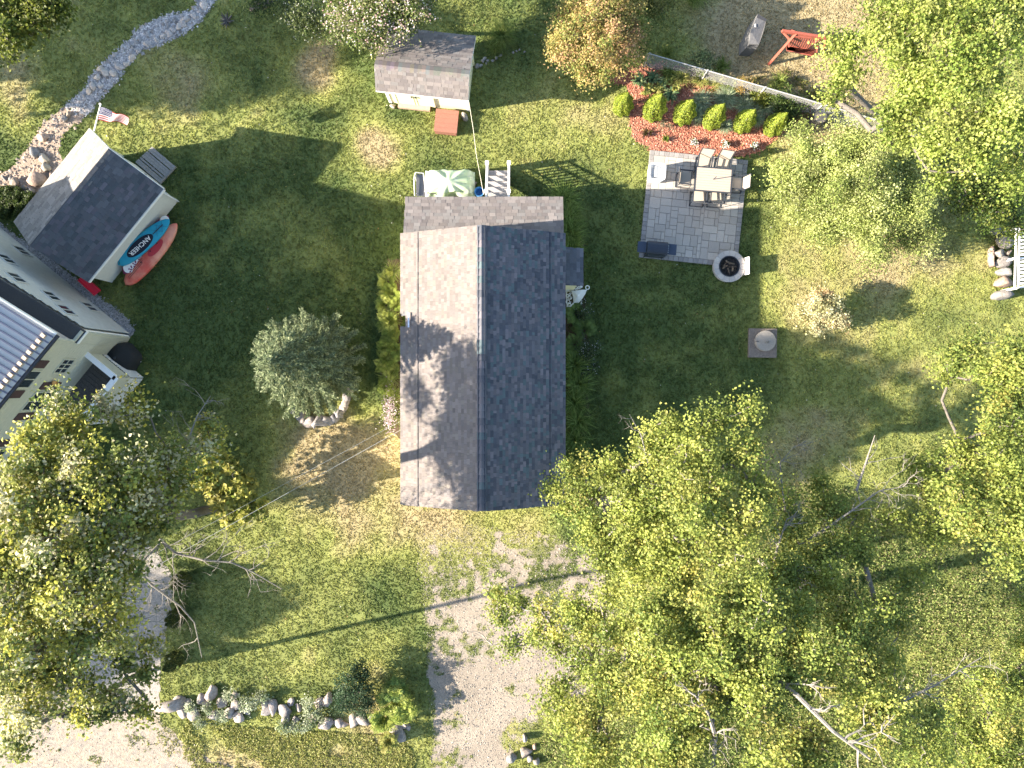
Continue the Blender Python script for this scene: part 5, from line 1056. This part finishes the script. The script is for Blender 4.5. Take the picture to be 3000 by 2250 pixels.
tree('dark_shrub', 'dark leafy shrub at the top edge left of the blossoms', 'shrub', D(575, 10), [(570, 5, 1.8, .6), (548, 15, 1.6, .3)], [(.04, .07, .02), (.06, .09, .03)], dens=900, leaf=(.08, .05), spread=.24, tipd=8, hf=.5, r0=.06)
tree('yellow_green_tree', 'yellow green tree in the top left corner', 'tree', D(75, 80), [(20, 40, 5, 1.0), (70, 15, 5, .7), (10, 90, 4.5, .5), (110, 0, 5, .5)], [(.19, .21, .03), (.13, .16, .025), (.09, .12, .02)], dens=1200, leaf=(.13, .09), hf=2.2, r0=.12)
tree('pale_shrub', 'small dried pale hydrangea alone on the sunny right lawn', 'shrub', D(1765, 690), [(1785, 665, 1.3, .45), (1755, 655, 1.2, .4), (1800, 690, 1.2, .4), (1765, 700, .9, .4), (1740, 680, .8, .3), (1780, 640, 1.1, .3)], [(.50, .48, .27), (.44, .42, .20), (.56, .54, .34), (.44, .32, .18)], dens=3600, leaf=(.075, .06), spread=.16, tipd=16, hf=.3, r0=.03, up=.5)
tree('sapling', 'broad leaved yellow green sapling at the foot of the oak trunk', 'sapling', D(500, 1055), [(460, 985, 2.2, .45), (445, 1040, 2.0, .45), (480, 1075, 2.0, .5), (530, 1050, 1.8, .45), (535, 1100, 1.6, .45), (490, 1115, 1.5, .3), (500, 1010, 2, .3)], [(.32, .32, .07), (.23, .27, .05), (.42, .39, .10)], dens=560, leaf=(.24, .15), spread=.20, tipd=10, hf=.8, r0=.035)
tree('understory_shrub', 'shaded green undergrowth bush between apple tree and right edge', 'shrub', D(2080, 440), [(2090, 420, 2.6, .9), (2160, 450, 2.6, .9), (2200, 370, 3, .9), (2050, 370, 2.6, .7), (2190, 480, 2.2, .6)], [(.06, .10, .02), (.09, .13, .025), (.13, .15, .03)], dens=900, leaf=(.10, .07), spread=.3, tipd=7, hf=.9, r0=.08)
tree('dark_shrub', 'dark round shrub above the lower stone border', 'shrub', D(768, 1500), [(765, 1480, 1.1, .65), (745, 1510, .8, .5), (785, 1520, .8, .5), (775, 1450, .9, .4)], [(.035, .07, .035), (.05, .09, .045), (.08, .12, .06)], dens=2300, leaf=(.07, .05), spread=.16, tipd=16, hf=.3, r0=.03, up=.5)
tree('bed_shrub', 'small yellow orange shrub against the chain link fence', 'shrub', ZB(1150, 400), [(ZB(1150, 380).x * 51.15 + 1106, 829.5 - ZB(1150, 380).y * 51.15, .6, .3)], [(.36, .25, .08), (.30, .25, .07)], dens=2500, leaf=(.06, .045), spread=.12, tipd=30, hf=.15, r0=.02)
def zb_(x, y): p = ZB(x, y); return (p.x * 51.15 + 1106, 829.5 - p.y * 51.15)
tree('bed_shrub', 'pale leafed shrub on the lawn side of the chain link fence', 'shrub', ZB(790, 200), [(*zb_(760, 190), .8, .32), (*zb_(820, 200), .8, .32), (*zb_(790, 150), .9, .3)], [(.24, .27, .14), (.16, .20, .08)], dens=1500, leaf=(.10, .06), spread=.16, tipd=20, hf=.25, r0=.02)
tree('bed_shrub', 'yellow green shrub in the back of the planting bed', 'shrub', ZB(1250, 450), [(*zb_(1250, 440), .6, .35), (*zb_(1330, 460), .5, .3)], [(.20, .22, .04), (.13, .16, .03)], dens=1500, leaf=(.10, .05), spread=.16, tipd=20, hf=.2, r0=.02)
tree('bed_shrub', 'dark green bush at the right end of the planting bed', 'shrub', ZB(1430, 500), [(*zb_(1430, 490), .7, .5), (*zb_(1530, 560), .6, .5), (*zb_(1480, 640), .4, .4)], [(.06, .10, .025), (.09, .13, .03)], dens=1400, leaf=(.09, .05), spread=.2, tipd=14, hf=.25, r0=.02)
for x, y, r, lab in ((480, 710, .22, 'small grey dusty bush among the mulch'),):
    tree('bed_shrub', lab, 'shrub', ZB(x, y), [(*zb_(x, y), .3, r)], [(.22, .20, .13), (.17, .17, .10)], dens=2500, leaf=(.05, .03), spread=.1, tipd=30, hf=.1, r0=.015)

# off-frame neighbours whose long shadows fall across the lawns
for i, (x, y, z, r) in enumerate(((-31.5, 11.4, 7.0, 2.4), (-36, 10.2, 9.5, 2.2), (-41, 10.8, 12, 2.6), (-30.5, 14.2, 7, 2.8), (-46, 9.4, 14, 2.2), (-36, 13.6, 9.5, 2.6), (-33, -12.5, 7, 1.8), (-38, -9.0, 9.5, 1.7), (-40, -14.0, 10.5, 2.0))):
    n = 7; bl = []
    for k in range(n): a = k * 2.2 + i; zz = z + random.uniform(-2.2, 1.8); bl.append((1106 + (x + r * .5 * math.cos(a)) * FD / (H - zz), 829.5 - (y + r * .5 * math.sin(a)) * FD / (H - zz), zz, r * .6))
    tree('shade_tree', ords[i] + ' tall shade tree listed from the top, outside the left edge of the view', 'tree', (x, y, 0), bl, OAK, dens=170, leaf=(.30, .24), tipd=3.0, spread=.45, hf=z * .45, r0=.22, group='trees beyond the left edge')

# blue spruce
sp_t = thing('blue_spruce', 'dense blue green spruce standing in a ring of stones', 'tree', D(697, 787)); sh = 6.6; V = []; 
MB().tube([(0, 0, 0), (0, 0, sh * .98)], [.14, .02], 8).build('trunk', BARK, sp_t)
Cc, Ax, Nn, Tt = [], [], [], []; br = MB()
for k in range(300):
    t = (k / 300) ** 1.25; z = .5 + (sh - .55) * t; Rm = (2.42 * (1 - t) ** .66) * random.uniform(.82, 1.08) if t > .12 else 2.3 * random.uniform(.7, 1.0) * (.75 + t * 2); a = k * 2.399 + random.uniform(-.2, .2)
    e = Vector((math.cos(a), math.sin(a), 0)); tip = e * Rm + Vector((0, 0, .25 * Rm * .6)); br.tube([(0, 0, z), e * Rm * .5 + Vector((0, 0, z - .05)), tip + Vector((0, 0, z))], [.03, .018, .006], 4, cap=False)
    ns = max(6, int(Rm * 24))
    for s_ in range(ns):
        f_ = .25 + .78 * (s_ / ns); base = e * Rm * f_ + Vector((0, 0, z + .15 * Rm * f_ * f_)); lat = Vector((-e.y, e.x, 0)) * random.choice((-1, 1)); spd = (1 - f_) * .75 + .12
        d = (e + lat * random.uniform(.1, 1.1) + Vector((0, 0, random.uniform(.0, .55)))).normalized(); ll = spd * random.uniform(.3, 1) * min(1, Rm)
        for g in range(7):
            c = base + d * ll * (g / 7) + Vector((random.gauss(0, .03), random.gauss(0, .03), random.gauss(0, .03))); Cc.append(c); dd_ = (d + Vector((random.gauss(0, .45), random.gauss(0, .45), random.gauss(0, .35)))); Ax.append(dd_); Nn.append((random.gauss(0, .5), random.gauss(0, .5), 1)); 
            Tt.append(random.choice(((.25, .30, .15), (.19, .24, .125), (.32, .36, .20), (.13, .165, .085))))
br.build('branches', BARK, sp_t)
Cc = np.array(Cc); n = len(Cc)
link(leafmesh('needles', Cc, np.array(Nn), RNG.uniform(.10, .18, n), RNG.uniform(.022, .045, n), np.array(Tt) * RNG.uniform(.7, 1.3, (n, 1)), ax=np.array(Ax)), 'needles', sp_t)

# arborvitae cones
def cone(label, base, r, h, cols, group, name='arborvitae', n=5200):
    o = thing(name, label, 'shrub', base, group=group)
    t = RNG.random(n) ** 1.15; a = RNG.uniform(0, 6.283, n); prof = np.sin(np.clip(t * 2.2 + .55, 0, np.pi)) * (1 - t ** 2.2 * .88); prof = prof * (1 + .12 * np.sin(a * 7 + t * 9)); rr0 = r * prof * RNG.uniform(.80, 1.03, n)
    C = np.stack([rr0 * np.cos(a), rr0 * np.sin(a), .06 + t * h], 1); N_ = np.stack([np.cos(a), np.sin(a), np.full(n, .5)], 1) + RNG.normal(0, .45, (n, 3)); ax = RNG.normal(0, .3, (n, 3)) + np.array([0, 0, 1.0]) + N_ * .5
    link(leafmesh('foliage', C, N_, RNG.uniform(.05, .10, n), RNG.uniform(.02, .045, n), tints(n, cols, None, .2), ax=ax), 'foliage', o)
    MB().tube([(0, 0, 0), (0, 0, h * .9)], [.04, .01], 6).build('trunk', BARK, o)
ARB = [(.27, .33, .04), (.22, .28, .035), (.33, .37, .055), (.15, .21, .03)]
for i, (x, y, r0, h) in enumerate(((110, 585, .40, 1.5), (362, 620, .47, 1.75), (606, 655, .43, 1.65), (842, 695, .41, 1.75), (1092, 725, .40, 1.6), (1340, 750, .40, 1.6))):
    cone(('first', 'second', 'third', 'fourth', 'fifth', 'sixth')[i] + ' lime arborvitae cone from the lawn end of the mulch bed', ZB(x, y), r0 * 1.12, h * 1.22, ARB, 'arborvitae cones in the mulch bed')
for lab, x, y in (('upper dark evergreen cone beside the side driveway', 397, 1249), ('middle dark evergreen cone beside the side driveway', 387, 1326), ('lower dark evergreen cone beside the side driveway', 380, 1419)):
    cone(lab, D(x + 6, y), .42, 1.35, [(.04, .065, .02), (.06, .085, .022), (.10, .11, .03)], 'evergreen cones by the side driveway', n=4500)

# ---- herbaceous planting -------------------------------------------------------------------------
DAY = [(.18, .23, .05), (.13, .18, .04), (.25, .28, .08)]; GOLD = [(.36, .36, .10), (.25, .29, .07), (.42, .38, .13)]; BLU = [(.26, .33, .19), (.32, .39, .24), (.42, .46, .31), (.17, .23, .12)]; HOS = [(.12, .20, .09), (.17, .24, .11), (.24, .29, .14)]
def cl(label, p, n, Rr, Hh, w, cols, cat='plant', name='grass_clump', group=None, **k): return clump(name, label, cat, p, n, Rr, Hh, w, cols, group=group, **k)
cl('arching green daylily clump beside the yellow shed', ZS(1800, 270), 420, .80, .75, .022, DAY); cl('small trailing daylily at the foot of the arching clump', ZS(1700, 380), 160, .5, .35, .02, DAY)
for i, (x, y, r0, n, cols, lab) in enumerate(((600, 330, .45, 240, GOLD, 'gold edged daylily clump left of the fence post'), (760, 350, .42, 240, GOLD, 'gold edged daylily clump right of the first one'), (900, 360, .40, 220, GOLD, 'gold edged daylily clump near the orange shrub'), (1010, 395, .38, 200, DAY, 'green daylily clump below the chain link fence'), (500, 290, .5, 220, DAY, 'green daylily clump beside the autumn shrub'),
        (760, 530, .55, 420, BLU, 'blue green ornamental grass behind the third arborvitae'), (960, 500, .60, 460, BLU, 'largest blue green ornamental grass in the bed'), (1120, 560, .5, 380, BLU, 'blue green ornamental grass behind the fifth arborvitae'), (1290, 560, .60, 420, BLU, 'silvery arching grass near the end of the bed'), (960, 730, .40, 260, BLU, 'grey green grass tuft between fourth and fifth arborvitae'), (730, 650, .42, 260, BLU, 'grey green grass tuft beside the third arborvitae'), (1220, 680, .38, 240, BLU, 'striped grass tuft between fifth and sixth arborvitae'), (930, 240, .42, 180, DAY, 'green grass clump above the chain link fence'), (1400, 360, .45, 180, DAY, 'green daylily clump above the fence near the swing'), (480, 130, .35, 120, DAY, 'thin grass clump at the start of the chain link fence'))):
    cl(lab, ZB(x, y), n, r0 * 1.05, .5, .024 if cols is BLU else .03, cols)
for i, (x, y, r0, lab, cs) in enumerate(((260, 350, .32, 'blue green hosta at the left of the hosta patch', HOS), (370, 330, .34, 'blue green hosta at the top of the hosta patch', HOS), (450, 370, .28, 'hosta right of the hosta patch centre', HOS), (330, 420, .28, 'yellow green hosta in the middle of the hosta patch', GOLD), (420, 420, .24, 'pale hosta above the second arborvitae', GOLD), (520, 460, .32, 'dark hosta between second and third arborvitae', HOS), (560, 410, .2, 'small pale hosta behind the third arborvitae', GOLD))):
    cl(lab, ZB(x, y), 60, r0 * 1.15, .34, .13, cs, name='hosta')
cl('purple leaved rosette at the left end of the mulch bed', ZB(320, 775), 60, .28, .22, .05, [(.09, .045, .04), (.12, .10, .03)], name='coral_bells'); cl('tiny green seedling clump on the red mulch', ZB(480, 822), 60, .2, .2, .04, [(.14, .18, .03), (.09, .13, .02)], name='bedding_plant')
for x, y, lab in ((715, 850, 'white flowering annual nearest the patio corner'), (972, 868, 'white flowering annual in the middle above the chairs'), (1212, 878, 'white flowering annual at the right end of the mulch bed')):
    t = thing('bedding_plant', lab, 'flower', ZB(x, y)); V, F, T = blades((0, 0), 70, .2, .26, .05, [(.12, .17, .04), (.08, .12, .03)]); link(npmesh('leaves', V, F, BLADE, T), 'leaves', t)
    n = 60; C = np.stack([RNG.normal(-.05, .1, n), RNG.normal(-.05, .1, n), RNG.uniform(.2, .3, n)], 1); link(leafmesh('blossom', C, RNG.normal(0, .3, (n, 3)) + np.array([0, 0, 1]), .05, .05, tints(n, [(.8, .74, .72), (.8, .78, .74)], None, .05)), 'blossom', t, kind='stuff')
cl('green strap leaved plant on the top edge right of the autumn shrub', D(1495, 5), 260, .65, .6, .025, DAY); tree('top_edge_shrub', 'leafy shrub on the top edge behind the autumn shrub', 'shrub', D(1425, 20), [(1420, 0, 1.6, .6), (1390, -5, 1.6, .5), (1450, 5, 1.2, .35)], [(.12, .16, .04), (.2, .2, .06)], dens=1200, leaf=(.09, .05), spread=.2, tipd=10, hf=.4, r0=.04)
# beds along the main house
ys = [440, 475, 510, 540]
for i, y in enumerate(ys): cl(f'{ords[i]} daylily from the porch roof in the upper east bed', D(1215 + i * 6, y), 380, .9 if i < 3 else .6, .8, .034, [(.20, .27, .06), (.27, .33, .09), (.13, .19, .045)], group='daylilies along the east wall')
for i, y in enumerate((790, 830, 870, 910, 950, 985)): cl(f'{ords[i]} daylily below the ferns in the lower east bed', D(1240 + (i % 2) * 8, y), 300, .80, .75, .032, [(.17, .24, .06), (.23, .30, .09), (.11, .17, .045)], group='daylilies in the lower east bed')
def fern(label, p, n, Rr, cols, h=.5, name='fern', group=None):
    """fronds with paired leaflets"""
    root = thing(name, label, 'fern', p, group=group)
    for f in range(n):
        C, N_, A, Tn, L = [], [], [], [], []
        a = random.uniform(0, 6.283); d = Vector((math.cos(a), math.sin(a), 0)); R0 = Rr * random.uniform(.6, 1.1); hh_ = h * random.uniform(.7, 1.2); col = np.array(random.choice(cols)) * random.uniform(.8, 1.2)
        for k in range(2, 15):
            t = k / 14; q = d * R0 * t + Vector((0, 0, hh_ * math.sin(t * 2.3) + .03)); ln = .32 * Rr * math.sin(math.pi * min(1, t * .92 + .06)) + .02
            for s_ in (-1, 1): lat = Vector((-d.y * s_, d.x * s_, 0)); C.append(q + lat * ln * .5); A.append(lat + d * .35); N_.append((random.gauss(0, .2), random.gauss(0, .2), 1)); Tn.append(col); L.append(ln)
            C.append(q + d * R0 / 28); A.append(d); N_.append((0, 0, 1)); Tn.append(col * .8); L.append(R0 / 8)
        link(leafmesh('frond', np.array(C), np.array(N_), np.array(L), np.array(L) * .26 + .012, np.array(Tn), ax=np.array([tuple(v) for v in A])), 'frond', root)
    return root
LIMEF = [(.32, .38, .08), (.24, .31, .06), (.40, .44, .11)]; DKF = [(.15, .23, .06), (.20, .28, .08)]
for i, (x, y) in enumerate(((852, 590), (848, 640), (846, 690), (846, 730), (842, 775), (846, 815), (850, 850))):
    (fern(f'{ords[i]} plant from the top in the west bed, a lime fern', D(x, y), 16, .55, LIMEF, .55, group='plants along the west wall') if i in (1, 3, 4) else cl(f'{ords[i]} plant from the top in the west bed, strap leaved', D(x, y), 220, .6, .6, .022, [(.28, .34, .08), (.34, .34, .15), (.20, .26, .06)], group='plants along the west wall'))
for i, (x, y) in enumerate(((840, 610), (836, 660), (852, 720), (838, 750), (850, 800), (838, 835), (856, 660), (858, 760), (842, 700))): fern(f'{ords[i]} filler fern nestled between the west bed plants', D(x, y), 14, .5, LIMEF, .5, group='filler ferns along the west wall')
fern('single tall lime fern bending out from the west bed', D(836, 790), 14, .5, LIMEF, .5); fern('lime fern reaching under the notch in the west eave', D(850, 700), 16, .6, LIMEF, .9)
t = thing('phlox', 'pink flowering phlox at the lower end of the west bed', 'flower', D(853, 890)); V, F, T = blades((0, 0), 260, .42, .7, .03, [(.16, .20, .05), (.24, .26, .10)], spread=.8); link(npmesh('leaves', V, F, BLADE, T), 'leaves', t)
n = 420; C = np.stack([RNG.normal(-.12, .14, n), RNG.normal(0, .42, n), RNG.uniform(.5, .8, n)], 1); link(leafmesh('blossom', C, RNG.normal(0, .3, (n, 3)) + np.array([0, 0, 1]), .055, .05, tints(n, [(.58, .46, .52), (.66, .60, .60), (.50, .36, .46)], None, .1)), 'blossom', t, kind='stuff')
for i, (x, y) in enumerate(((1243, 680), (1262, 715), (1240, 745))): fern(f'{ords[i]} dark fern below the garden bench in the east bed', D(x, y), 20, .62, DKF, .5, group='ferns in the east bed')
tree('bed_shrub', 'speckled dark shrub below the ferns in the east bed', 'shrub', D(1262, 760), [(1265, 750, .6, .5), (1270, 790, .5, .4), (1262, 670, .5, .35)], [(.06, .09, .04), (.09, .13, .06)], dens=1600, leaf=(.07, .04), spread=.16, tipd=16, hf=.2, r0=.02, flower=([(.6, .6, .62)], 90, .04))
for i, x in enumerate((925, 965, 1005, 1050, 1100, 1150, 1195)): cl(f'{ords[i]} yellow green clump from the left along the front wall', D(x + (1106 - x) * .0, 1080), 150, .48, .5, .022, GOLD, group='clumps along the front wall')
for i, (x, y, r0, cs) in enumerate(((855, 1505, .85, LIMEF), (880, 1525, .6, LIMEF), (835, 1540, .7, LIMEF), (860, 1475, .6, DKF), (845, 1585, .5, GOLD))):
    fern(('largest lime fern at the end of the stone border', 'lime fern overhanging the driveway edge', 'lime fern beside the dark round shrub', 'darker fern above the largest lime fern', 'yellowing fern below the stone border end')[i], D(x, y), 26, r0, cs, .7)
for i, (x, y, r0) in enumerate(((1290, 1360, .4), (1340, 1270, .35), (1450, 1330, .35), (1480, 1190, .35), (1640, 1260, .4), (1700, 1200, .35), (1830, 1400, .4), (1990, 1260, .45), (1990, 1380, .4), (2080, 1300, .4), (1240, 1270, .3), (1910, 1400, .35), (1580, 1240, .3))):
    p = Z7(x, y); tree('border_plant', f'{ords[i]} silvery green filler plant as listed along the lower stone border', 'plant', p, [(p.x * 51.15 + 1106, 829.5 - p.y * 51.15, .28, r0 * .8)], [(.30, .35, .22), (.22, .27, .13), (.38, .41, .28)], dens=1300, leaf=(.07, .05), spread=.14, tipd=16, hf=.1, r0=.015, group='filler plants of the stone border')
n = 1500; fx_ = RNG.uniform(-21, 21, n); fy_ = RNG.uniform(-15.5, 15.5, n); ok = ~inpoly(fx_, fy_, P_HOUSE) & (RNG.random(n) < .25 + .75 * (fbm(fx_ * .5, fy_ * .5, 81) > .5)); fx_ = fx_[ok]; fy_ = fy_[ok]; n = len(fx_)
link(leafmesh('fallen_leaves', np.stack([fx_, fy_, np.full(n, .06)], 1), RNG.normal(0, .3, (n, 3)) + np.array([0, 0, 1]), RNG.uniform(.04, .09, n), RNG.uniform(.03, .06, n), tints(n, [(.45, .38, .14), (.38, .24, .10), (.55, .52, .45), (.30, .24, .12)], None, .2)), 'fallen_leaves', label='scattered fallen leaves and clover heads on the lawns', cat='fallen leaves', kind='stuff')
# rough meadow growth in the clearing and verge
def rough(name, poly, n, h, cols, label, cat='undergrowth'):
    P = np.array(poly); x = RNG.uniform(P[:, 0].min(), P[:, 0].max(), n * 2); y = RNG.uniform(P[:, 1].min(), P[:, 1].max(), n * 2); m = inpoly(x, y, poly); x = x[m]; y = y[m]
    m = fbm(x * 1.1, y * 1.1, 61) > .38; x = x[m]; y = y[m]; n = len(x); C = np.stack([x, y, RNG.uniform(.02, h, n) * (fbm(x * 2, y * 2, 63) + .3)], 1)
    link(leafmesh(name, C, RNG.normal(0, .6, (n, 3)) + np.array([0, 0, .8]), RNG.uniform(.06, .12, n), RNG.uniform(.03, .055, n), tints(n, cols, None, .2)), name, label=label, cat=cat, kind='stuff')
rough('undergrowth', ctr(D, [(1560, 1120), (1700, 1050), (1900, 1060), (2300, 1100), (2300, 1700), (1150, 1700), (1180, 1500), (1330, 1350)]), 58000, .35, [(.25, .31, .09), (.19, .25, .065), (.33, .36, .12), (.30, .26, .13)], 'low sunlit meadow growth under the right hand maples')
rough('verge_growth', ctr(D, [(380, 1560), (870, 1590), (900, 1640), (880, 1700), (420, 1700)]), 9000, .10, [(.30, .32, .09), (.38, .36, .14), (.24, .26, .07)], 'scruffy verge growth below the stone border', 'verge')
rough('ivy_growth', ctr(D, [(1500, 200), (1700, 150), (1850, 250), (1700, 260)]), 4000, .2, [(.2, .18, .06), (.14, .16, .04)], 'rough growth along the foot of the chain link fence')
rough('swale_growth', ctr(ZL, [(0, 1040), (250, 1040), (470, 1120), (380, 1300), (200, 1430), (0, 1400)]), 4000, .5, [(.05, .08, .02), (.08, .11, .03)], 'dark weeds between the sandy path and the cream house')
